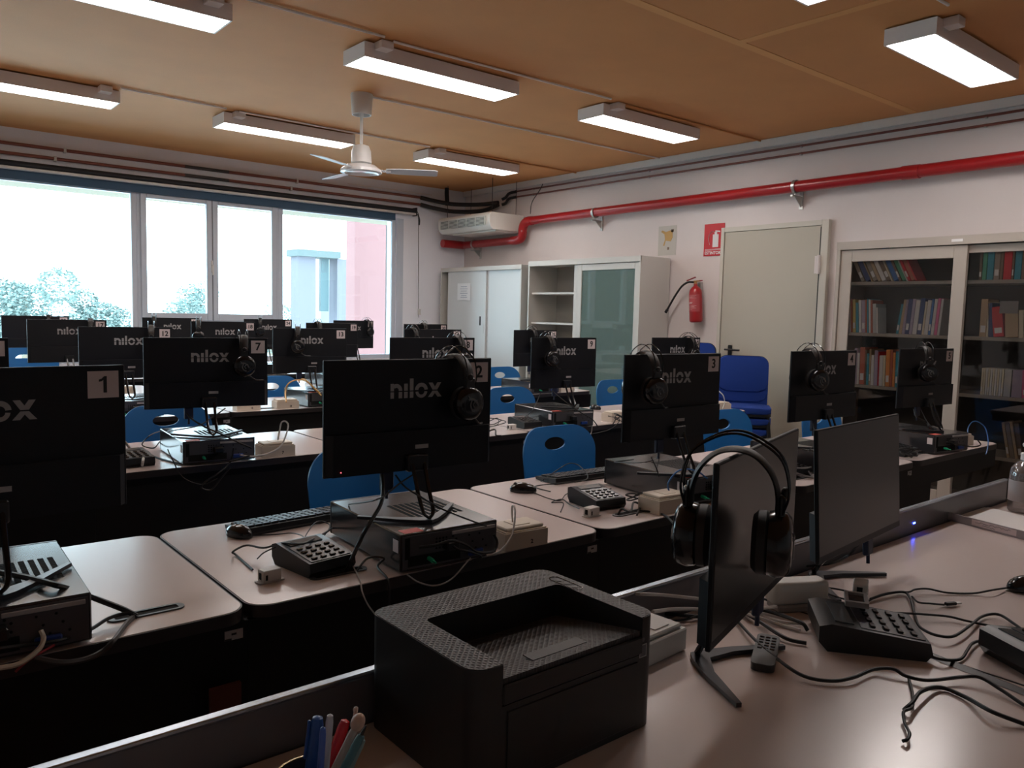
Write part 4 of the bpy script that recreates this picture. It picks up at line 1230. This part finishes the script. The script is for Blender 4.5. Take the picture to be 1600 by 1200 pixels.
# stations 4 and 5
cable('blue network cable arching over the socket box of desk 5', [pz(1512, 680, .80), py(1513, 668, 1.92), py(1520, 659, 1.90), py(1530, 660, 1.88), py(1540, 670, 1.85), py(1544, 690, 1.82), py(1542, 705, 1.80), py(1540, 710, 1.795)], .0032, BLUEC)
cable('black cables falling from monitor 5 to its computer', [py(1428, 640, 1.98), py(1433, 652, 1.95), py(1448, 660, 1.92), py(1452, 668, 1.90), pz(1460, 672, .856)], .005)
cable('thin cable falling from monitor 5 behind the computer', [py(1438, 638, 1.98), py(1446, 655, 1.94), py(1455, 667, 1.9)], .003)
loops('black cables heaped in front of the computer of desk 5', (4.36, 1.92), 18, .10, .004, BLACKR, 11, .746, .05)
cable('black cable swung down from monitor 4', [py(1270, 662, 1.98), py(1273, 672, 1.96), py(1280, 682, 1.93), pz(1284, 688, .86), py(1275, 695, 1.88), py(1262, 705, 1.86)], .003)
loops('grey and black cables heaped on the desk below monitor 4', (3.36, 1.95), 18, .10, .0035, mat('cable_mid_grey', (.16, .15, .15), .4), 13, .746, .05)
loops('black cables heaped beside the keypad unit of desk 3', (2.30, 2.0), 14, .07, .003, BLACKR, 15, .746, .04)
cable('black power lead behind computer 5', [py(1480, 690, 1.81), py(1500, 695, 1.79), py(1520, 698, 1.79), py(1532, 695, 1.80), py(1528, 688, 1.81)], .004)
cable('thin black cable from monitor 10 box hanging beside monitor 3', [py(1122, 610, 3.78), py(1130, 618, 3.72), py(1132, 630, 3.7), py(1128, 640, 3.65)], .004, GREYC)

# ------------------------------------------------------------------ teacher's desks
YT = 1.182
for (x0, x1), lab, gr in (((-.55, 1.79), 'wide grey laminate teacher desk carrying the printer and pens', None), ((1.79, 4.05), 'wide grey laminate teacher desk at the right carrying the paper sheets', None)):
    t = thing('teacher_desk', lab, 'desk', ((x0 + x1) / 2, YT - .45, 0), 0, 'teacher desks')
    W_ = (x1 - x0) / 2 - .002
    part('desktop', None, lambda: G().prism(rrect(-W_ + .003, W_ - .003, -.447, .447, .012, 4), .71, .74), LAM, t)
    part('edge_band', None, lambda: G().ring(rrect(-W_, W_, -.45, .45, .014, 4), rrect(-W_ + .0032, W_ - .0032, -.4468, .4468, .012, 4), .708, .7395), EDGEB, t)
    for s in (-1, 1):
        part('leg', None, lambda: G().bx(-.03, .03, -.36, .36, 0, .04, .005).bx(-.03, .03, -.04, .04, .04, .706), DARKD, t, (s * (W_ - .1), 0, 0))
    part('cable_channel', None, lambda: G().bx(-W_ + .05, W_ - .05, .3, .38, .62, .70), DARKD, t)
t = thing('desk_screen', 'low grey screen panel with a bright metal rim along the teacher desks', 'screen panel', (0, YT + .016, 0))
part('panel', None, lambda: G().bx(-.55, 3.66, -.008, .008, .40, .822, .002), PANELG, t)
part('top_rim', None, lambda: G().bx(-.55, 3.66, -.0095, .0095, .822, .830, .002), ALU, t)
part('status_light', None, lambda: G().bx(2.80, 2.815, -.0095, -.0085, .77, .775), mat('blue_led', (.02, .05, 1), .4, emit=(.03, .06, 1), es=25), t)

a_, b_ = pz(1405, 1004, .741), pz(1640, 1097, .741)
solo('joint_strip', G().tube([a_, b_], .012, 4, 1, (.016, .006)), mat('joint_dark', (.035, .03, .03), .35), 'dark strip covering the joint between the two teacher desks', 'strip')
# printer
t = thing('laser_printer', 'black laser printer with textured top and open output tray', 'printer', (.872, 1.032, .741))
PW, PD, PH = .405, .305, .200
def printer_body():
    g = G()
    g.prism(rrect(-PW / 2, PW / 2, -PD / 2, PD / 2, .030, 6), 0, .150)
    return g
PRB = mat('printer_black', (.014, .013, .013), .42, bump=.05, bscale=700)
def carbon(name, col):
    m = mat(name, col, .42, spec=.45)
    n = m.node_tree
    b = n.nodes['Principled BSDF']
    tcn = n.nodes.new('ShaderNodeTexCoord')
    mp = n.nodes.new('ShaderNodeMapping')
    mp.inputs['Rotation'].default_value = (0, 0, PI / 4)
    n.links.new(tcn.outputs['Object'], mp.inputs[0])
    ck = n.nodes.new('ShaderNodeTexWave')
    ck.inputs['Scale'].default_value = 38
    ck2 = n.nodes.new('ShaderNodeTexWave')
    ck2.bands_direction = 'Y'
    ck2.inputs['Scale'].default_value = 38
    n.links.new(mp.outputs[0], ck.inputs[0])
    n.links.new(mp.outputs[0], ck2.inputs[0])
    mu = n.nodes.new('ShaderNodeMath')
    mu.operation = 'MAXIMUM'
    n.links.new(ck.outputs['Fac'], mu.inputs[0])
    n.links.new(ck2.outputs['Fac'], mu.inputs[1])
    bp = n.nodes.new('ShaderNodeBump')
    bp.inputs['Strength'].default_value = 1.0
    bp.inputs['Distance'].default_value = .0012
    n.links.new(mu.outputs[0], bp.inputs['Height'])
    n.links.new(bp.outputs[0], b.inputs['Normal'])
    return m
CARB = carbon('carbon_texture', (.048, .041, .040))
# output tray: recess that opens to the front (-y)
TX0, TX1, TY1 = -PW / 2 + .055, PW / 2 - .040, PD / 2 - .090
part('body', None, lambda: G().prism(rrect(-PW / 2, PW / 2, -PD / 2, PD / 2, .030, 6), 0, .135), PRB, t)
def upper():
    g = G()
    n = 6
    out = rrect(-PW / 2, PW / 2, -PD / 2, PD / 2, .030, n)
    # U shape: back, left, right around the tray
    L, R, F, B = -PW / 2, PW / 2, -PD / 2, PD / 2
    r = .030
    def arc(cx, cy, a0, a1, rr, k=6):
        return [(cx + rr * math.cos(a0 + (a1 - a0) * i / k), cy + rr * math.sin(a0 + (a1 - a0) * i / k)) for i in range(k + 1)]
    q = .012
    poly = [(TX1, F)] + arc(R - r, F + r, -PI / 2, 0, r) + arc(R - r, B - r, 0, PI / 2, r) + arc(L + r, B - r, PI / 2, PI, r) + arc(L + r, F + r, PI, 1.5 * PI, r) + [(TX0, F)]
    poly += [(TX0, TY1 - q)] + arc(TX0 + q, TY1 - q, PI, PI / 2, q, 4)[1:] + arc(TX1 - q, TY1 - q, PI / 2, 0, q, 4)
    g.prism(poly, .135, PH)
    return g
part('upper_shell', None, upper, PRB, t)
def topskin():
    g = upper()
    for v in g.bm.verts:
        v.co.z = PH + .0002 if v.co.z < .15 else PH + .0012
        v.co.x *= .992
        v.co.y *= .992
    return g
part('top_cover', None, topskin, CARB, t)
part('output_tray', None, lambda: G().prism([(-PD / 2 + .004, .137), (TY1 - .02, .137), (TY1, .137), (TY1, .139), (TY1 - .02, .141), (-PD / 2 + .03, .172), (-PD / 2 + .004, .176)], TX0 + .0005, TX1 - .0005, Matrix.Rotation(PI / 2, 4, 'Z') @ Matrix.Rotation(PI / 2, 4, 'X')), CARB, t)
part('front_door', None, lambda: G().bx(TX0 + .01, TX1 - .01, -PD / 2 - .0025, -PD / 2 + .003, .012, .125, .001).bx(TX0, TX1, -PD / 2 - .003, -PD / 2 + .004, .137, .168, .002), PRB, t)
part('paper_stop', None, lambda: G().bx(-.06, .06, -.12, -.095, .1685, .1700), PRB, t, (0, 0, .0025), (math.radians(-9.5) * 0, 0, 0))
b = part('button_strip', None, lambda: G().ring(rrect(-.012, .012, -.042, .042, .0119, 6), rrect(-.0105, .0105, -.0405, .0405, .0104, 6), 0, .0012), BLKG, t, (PW / 2 - .028, .055, PH + .001))
for k in range(3):
    part('button', 'pbtn', lambda: G().lathe([(.0065, 0), (.0065, .001), (.005, .0014), (0, .0014)], 12), mat('button_grey', (.06, .055, .055), .4), b, (0, -.025 + k * .022, 0))
part('badge', None, lambda: G().bx(-.009, .009, -.0004, 0, -.015, .008).cyl((0, -.0004, .016), (0, 0, .016), .004, 12), mat('badge_grey', (.10, .10, .11), .5), t, (PW / 2 - .037, -PD / 2 - .0003, .145))
b = part('badge_frame', None, lambda: G().ring([(-.009, -.015), (.009, -.015), (.009, .008), (-.009, .008)], [(-.0075, -.0135), (.0075, -.0135), (.0075, .0065), (-.0075, .0065)], 0, .0006, Matrix.Rotation(PI / 2, 4, 'X')), STICK, t, (PW / 2 - .037, -PD / 2 - .0005, .145))

# teacher monitors, facing the camera side
ty = math.radians(17.5)
monitor('black monitor facing the teacher side with headphones on it, behind the printer', 1.386, .889, .742, ty + PI, None, 1.05 - .742, 0, group='teacher monitors')
monitor('bare black monitor on the right teacher desk with a blank dark screen', 2.078, 1.027, .742, math.radians(5.9) + PI, None, 1.03 - .742, 4, group='teacher monitors')
headphones('large black headphones hung over the nearer teacher monitor', 1.225, .838, 1.216, math.radians(30), 3, sc=1.15)

t = thing('socket_box', 'white socket box on the teacher desk against the right side of the printer', 'socket box', (1.28, 1.085, .7405), math.radians(4))
part('box_base', None, lambda: G().bx(-.12, .09, -.05, .055, 0, .05, .003), PLAST, t)
part('face_plate', None, lambda: G().bx(-.11, .08, -.042, .047, .05, .060, .003), PLAST, t)
part('rocker_cover', None, lambda: G().bx(-.0, .05, -.03, .03, .060, .0625, .001), PLAST, t)
t = thing('remote_control', 'black remote control lying under the nearer teacher monitor', 'remote control', (1.485, .918, .741), math.radians(-62))
part('body', None, lambda: G().prism(rrect(-.024, .024, -.085, .085, .014, 5), 0, .016), mat('remote_black', (.028, .027, .028), .45), t)
for i in range(3):
    for j in range(5):
        part('button', 'rbtn', lambda: G().bx(-.005, .005, -.003, .003, 0, .0018, .001), BLKG, t, (-.013 + i * .013, .0 + j * .016, .016))
t = control_unit('large black keypad unit on the teacher desk at the joint of the two desks', 1.745, .83, math.radians(38), s=1.25)
junction_box('white adapter box lying on top of the keypad unit of the teacher desk', 1.865, .905, math.radians(25), .80)
t = thing('card_reader', 'small grey framed window device resting on the teacher keypad unit', 'device', (1.775, .87, .812), math.radians(30))
part('frame', None, lambda: G().ring([(-.04, -.025), (.04, -.025), (.04, .025), (-.04, .025)], [(-.03, -.017), (.03, -.017), (.03, .017), (-.03, .017)], 0, .012), mat('device_grey', (.28, .26, .26), .4), t)
part('lens', None, lambda: G().bx(-.03, .03, -.017, .017, .002, .006), mat('brown_lens', (.05, .025, .022), .15), t)
t = thing('power_adapter', 'white block power adapter standing on the teacher desk between the monitors', 'power adapter', (1.80, 1.035, .741), math.radians(-28))
part('block', None, lambda: G().bx(-.075, .075, -.027, .027, .018, .075, .010, 3), PLAST, t)
part('base', None, lambda: G().bx(-.065, .075, -.03, .03, 0, .018, .004), mat('adapter_grey', (.33, .32, .32), .4), t)
# pump bottle, papers, name plate, mouse, phone-like unit at the right edge
t = thing('pump_bottle', 'clear pump bottle of sanitiser at the right photo edge', 'bottle', tuple(pz(1599, 799, .741)))
t.scale = (1.3, 1.3, 1.08)
CLR = glass('clear_plastic', (.80, .77, .77), .10, .08, .38, (.45, .40, .40))
part('bottle', None, lambda: G().lathe([(0, 0), (.04, 0), (.043, .006), (.043, .13), (.040, .155), (.028, .175), (.016, .185), (.015, .195)], 28), CLR, t)
part('cap', None, lambda: G().lathe([(.018, .188), (.018, .212), (.008, .216), (.006, .24), (0, .24)], 20), PAPER, t)
part('nozzle', None, lambda: G().lathe([(.014, .236), (.016, .244), (.012, .25), (0, .25)], 16).tube([(0, 0, .243), (.02, -.03, .243), (.03, -.045, .238)], .005, 8, 3), PAPER, t)
part('label', None, lambda: G().lathe([(.0436, .04), (.0436, .115)], 28, None, False), mat('bottle_label', (.42, .37, .37), .5), t)
pp = [pz(1490, 810, .74), pz(1538, 794, .74), pz(1625, 815, .74), pz(1625, 842, .74)]
pc = sum(pp, Vector()) / 4
solo('paper_stack', G().prism([(p.x - pc.x, p.y - pc.y) for p in pp], 0, .004).prism([((p.x - pc.x) * .93 + .01, (p.y - pc.y) * .9) for p in pp], .004, .007), PAPER, 'white paper sheets lying behind the grey plastic strip', 'paper', loc=(pc.x, pc.y, .7405))
a_, b_ = pz(1482, 812, .742), pz(1612, 846, .742)
d_ = b_ - a_
t = thing('name_plate', 'long grey plastic strip with a small handwritten label', 'name plate', tuple((a_ + b_) / 2), math.atan2(d_.y, d_.x))
t.location.z = .7405
part('strip', None, lambda: G().bx(-d_.length / 2 - .1, d_.length / 2, -.002, .002, 0, .03, .001).bx(-d_.length / 2 - .1, d_.length / 2, 0, .02, 0, .003), mat('strip_grey', (.34, .31, .31), .3), t)
l_ = part('written_label', None, lambda: G().bx(-.06, .10, -.0028, -.002, .006, .026), TAG, t)
rnd = random.Random(4)
part('handwriting', None, lambda: G().tube([(-.05 + i * .0035, -.0031, .019 + rnd.uniform(-.003, .003)) for i in range(38) if i % 13], .0006, 4, 2).tube([(-.02 + i * .0035, -.0031, .011 + rnd.uniform(-.002, .002)) for i in range(14)], .0006, 4, 2), INK, l_)
t = mouse('grey mouse half out of the photo at the right edge of the teacher desk', 2.45, .735, math.radians(70))
t = control_unit('black keypad unit half out of the photo at the lower right edge', 1.93, .54, math.radians(60))

# cables on the teacher desks
TC = [
    ('black cable curving across the front of the teacher desk below the monitor', [(1150, 968), (1180, 1000), (1215, 1030), (1255, 1056), (1300, 1064), (1335, 1058), (1365, 1046), (1395, 1045), (1415, 1056), (1450, 1063), (1500, 1058), (1530, 1058), (1560, 1075), (1600, 1102)], .0036),
    ('black cable hooking down at the lower right of the teacher desk', [(1420, 1060), (1426, 1085), (1425, 1105), (1412, 1112), (1414, 1130), (1421, 1145), (1418, 1155), (1410, 1158)], .0030),
    ('black cable sweeping to the lower right corner of the photo', [(1412, 1110), (1425, 1098), (1440, 1080), (1470, 1074), (1510, 1090), (1550, 1112), (1605, 1133)], .0040),
    ('black cable looping from the adapter box to the right mouse', [(1355, 940), (1375, 930), (1400, 925), (1420, 925), (1430, 921), (1450, 920), (1480, 926), (1520, 927), (1550, 922), (1576, 918)], .0026),
    ('knotted black cable with a dark clip on the right teacher desk', [(1360, 936), (1385, 928), (1412, 925), (1422, 935), (1428, 955), (1434, 975), (1445, 985), (1465, 993), (1490, 994), (1515, 978), (1535, 963), (1560, 960), (1585, 975), (1605, 990)], .0034),
    ('black cable with a small connector lying on the right teacher desk', [(1425, 932), (1435, 941), (1455, 943), (1475, 945)], .0024),
    ('long thin black cable from the adapter box to the right edge', [(1366, 954), (1390, 957), (1430, 959), (1480, 963), (1510, 970), (1550, 978), (1605, 983)], .0028),
    ('black cable rising from the desk joint to the right edge', [(1350, 1012), (1390, 1012), (1430, 1018), (1470, 1030), (1500, 1030), (1512, 1015), (1520, 1005), (1540, 1001), (1605, 1003)], .0034),
    ('black cable crossing behind the white power adapter', [(1165, 950), (1200, 955), (1250, 972), (1262, 985)], .0045),
    ('black cable from the monitor foot to the keypad unit', [(1160, 955), (1185, 970), (1215, 990), (1235, 1000), (1260, 1005)], .0045),
    ('thin black cable left of the white power adapter', [(1190, 925), (1215, 920), (1245, 918), (1290, 918), (1330, 925), (1350, 932)], .0024),
    ('black cable under the bare monitor towards the adapter', [(1205, 905), (1225, 910), (1260, 916), (1300, 930), (1325, 938)], .0022),
    ('thin black cable from behind the first monitor', [(1180, 930), (1200, 938), (1220, 945)], .0024),
    ('black cable under the white cable right of the printer', [(1010, 953), (1035, 958), (1065, 961), (1095, 964)], .0045),
    ('thin black cable beside the white socket box', [(1050, 970), (1070, 968), (1090, 962), (1110, 955)], .0022),
    ('white cable passing left of the remote control', [(1150, 955), (1185, 965), (1215, 975), (1250, 985)], .0040),
    ('white cable lying below the power adapter', [(1155, 950), (1190, 962), (1225, 972), (1255, 975)], .0035),
]
for i, (lab, pts, r) in enumerate(TC):
    m = WHITEC if lab.startswith('white') else BLACKR
    rnd = random.Random(i)
    cable(lab, [pz(u, v, .7415 + r + (rnd.uniform(0, .012) if 0 < k < len(pts) - 1 else 0)) for k, (u, v) in enumerate(pts)], r, m)
cable('white cable lying across the desk screen right of the printer', [pz(975, 927, .80), py(1000, 928, 1.18), py(1040, 930, 1.17), py(1095, 936, 1.14), py(1120, 940, 1.1)], .004, WHITEC)
cable('white cable behind the socket box towards the monitor', [pz(1020, 956, .79), pz(1050, 952, .775), pz(1090, 952, .755), pz(1130, 957, .747)], .0045, WHITEC)
cable('white lead entering the power adapter', [pz(1170, 947, .75), pz(1190, 950, .765), pz(1214, 948, .78)], .004, WHITEC)
cable('black cable curving up to the bare teacher monitor', [pz(1215, 897, .745), pz(1240, 886, .748), pz(1270, 884, .75), pz(1300, 880, .765), py(1325, 868, 1.02), py(1342, 850, 1.03)], .0036)
t = thing('cable_connector', 'small black connector plug on the right teacher desk', 'connector', tuple(pz(1478, 946, .743)), math.radians(-25))
part('plug', None, lambda: G().bx(-.002, .03, -.006, .006, 0, .008, .002), BLK, t)
part('plug_tip', None, lambda: G().bx(.03, .045, -.004, .004, .002, .006), GALV, t)

# ------------------------------------------------------------------ pen cup
CX, CY = .462, .965
t = thing('pen_cup', 'dark cup with a golden rim cut by the bottom edge of the photo', 'cup', (CX, CY, .741))
part('cup_body', None, lambda: G().lathe([(0, 0), (.04, 0), (.046, .005), (.052, .082), (.050, .082), (.044, .008), (0, .006)], 32), mat('cup_blue_grey', (.035, .05, .06), .35), t)
part('golden_rim', None, lambda: G().lathe([(.050, .080), (.0535, .080), (.0540, .084), (.0505, .0845)], 32, None, False), mat('gold_rim', (.55, .35, .13), .3, metal=.5), t)


def pen(name, lab, cat, foot, tip, r, m, tail=None):
    """a stick from the cup's bottom to its visible end"""
    f, p = Vector(foot), Vector(tip)
    d = p - f
    M = d.to_track_quat('Z', 'Y')
    t = thing(name, lab, cat, tuple(f))
    t.rotation_mode = 'QUATERNION'
    t.rotation_quaternion = M
    L = d.length
    part('barrel', None, lambda: G().lathe([(0, 0), (r * .5, .004), (r, .015), (r, L - .012), (r * .8, L - .003), (0, L)], 14), m, t)
    return t, L


def inside(dx, dy):
    return (CX + dx, CY + dy, .752)


t, L = pen('marker', 'blue marker pen standing in the cup', 'marker', inside(-.008, .01), py(497, 1118, .97), .0088, mat('marker_blue', (.02, .09, .33), .3))
part('pocket_clip', None, lambda: G().bx(-.002, .002, .009, .013, L - .06, L - .006, .001), MT['marker_blue'], t)
t, L = pen('ballpoint_pen', 'slim blue pen beside the blue marker in the cup', 'pen', inside(.0, -.012), py(505, 1135, .93), .0045, mat('pen_blue', (.06, .14, .5), .3))
t, L = pen('ballpoint_pen', 'white translucent pen standing upright in the cup', 'pen', inside(.012, .0), py(516, 1115, .955), .0052, mat('pen_white', (.62, .62, .68), .25))
t, L = pen('marker', 'red marker pen leaning right in the cup', 'marker', inside(.004, .016), py(541, 1123, .985), .0080, mat('marker_red', (.62, .01, .02), .25))
t, L = pen('pencil', 'cream pencil topped by a pink flamingo figure', 'pencil', inside(-.02, -.01), py(557, 1133, .945), .0055, mat('pencil_cream', (.55, .47, .42), .4))
h = part('flamingo_topper', None, lambda: G().ball((0, 0, 0), .0115, (1, .8, 1.1), 3), mat('topper_beige', (.62, .42, .34), .5), t, (0, 0, L + .004))
part('topper_cheek', None, lambda: G().ball((.005, -.006, -.004), .0075, (1, .8, .9), 2), mat('topper_pink', (.70, .25, .27), .5), h)
part('topper_neck', None, lambda: G().tube([(.008, 0, 0), (.014, 0, .001), (.014, .002, .008), (.017, .002, .012), (.021, .001, .009), (.018, 0, .007)], .0028, 8, 5), MT['topper_beige'], h)
t, L = pen('ballpoint_pen', 'teal pen with black tip leaning right in the cup', 'pen', inside(-.012, -.02), py(566, 1146, .915), .0062, mat('pen_teal', (.07, .20, .24), .35))
part('pen_tip', None, lambda: G().cyl((0, 0, L - .004), (0, 0, L + .012), .003, 10, .001), BLK, t)
t, L = pen('ballpoint_pen', 'pale teal cap pen at the right of the cup', 'pen', inside(.0, -.02), py(569, 1153, .93), .0045, mat('pen_pale', (.18, .30, .32), .35))

# ------------------------------------------------------------------ under and between the desks
a_, b_ = py(328, 1078, 1.80), py(376, 1068, 1.80)
solo('wooden_board', G().bx(a_.x, b_.x, 1.795, 1.808, .001, a_.z), mat('dark_red_board', (.10, .022, .012), .6), 'dark reddish board standing against the black front of desk 1', 'board')
ORW = mat('orange_wood', (.36, .12, .06), .55, var=.15, stretch=(1, 8, 8))
t = thing('wooden_cabinet', 'orange brown wooden cabinet edge showing just above the metal rim', 'cabinet', (-.05, 1.275, 0))
part('cabinet_top', None, lambda: G().bx(-.45, .415, -.065, .072, .722, .742, .002), ORW, t)
part('cabinet_body', None, lambda: G().bx(-.44, .405, -.06, .068, 0, .722), ORW, t)
t = thing('desk_pedestal', 'black drawer pedestal in the dark under the rightmost desk of the nearest row', 'drawer unit', (4.49, 2.12, 0))
part('body', None, lambda: G().bx(-.16, .16, -.22, .22, .03, .60, .003), DARKD, t)
for z in (.10, .28, .46):
    part('drawer', 'pdrw', lambda: G().bx(-.155, .155, .22, .235, -.07, .09, .003), DARKD, t, (0, 0, z))
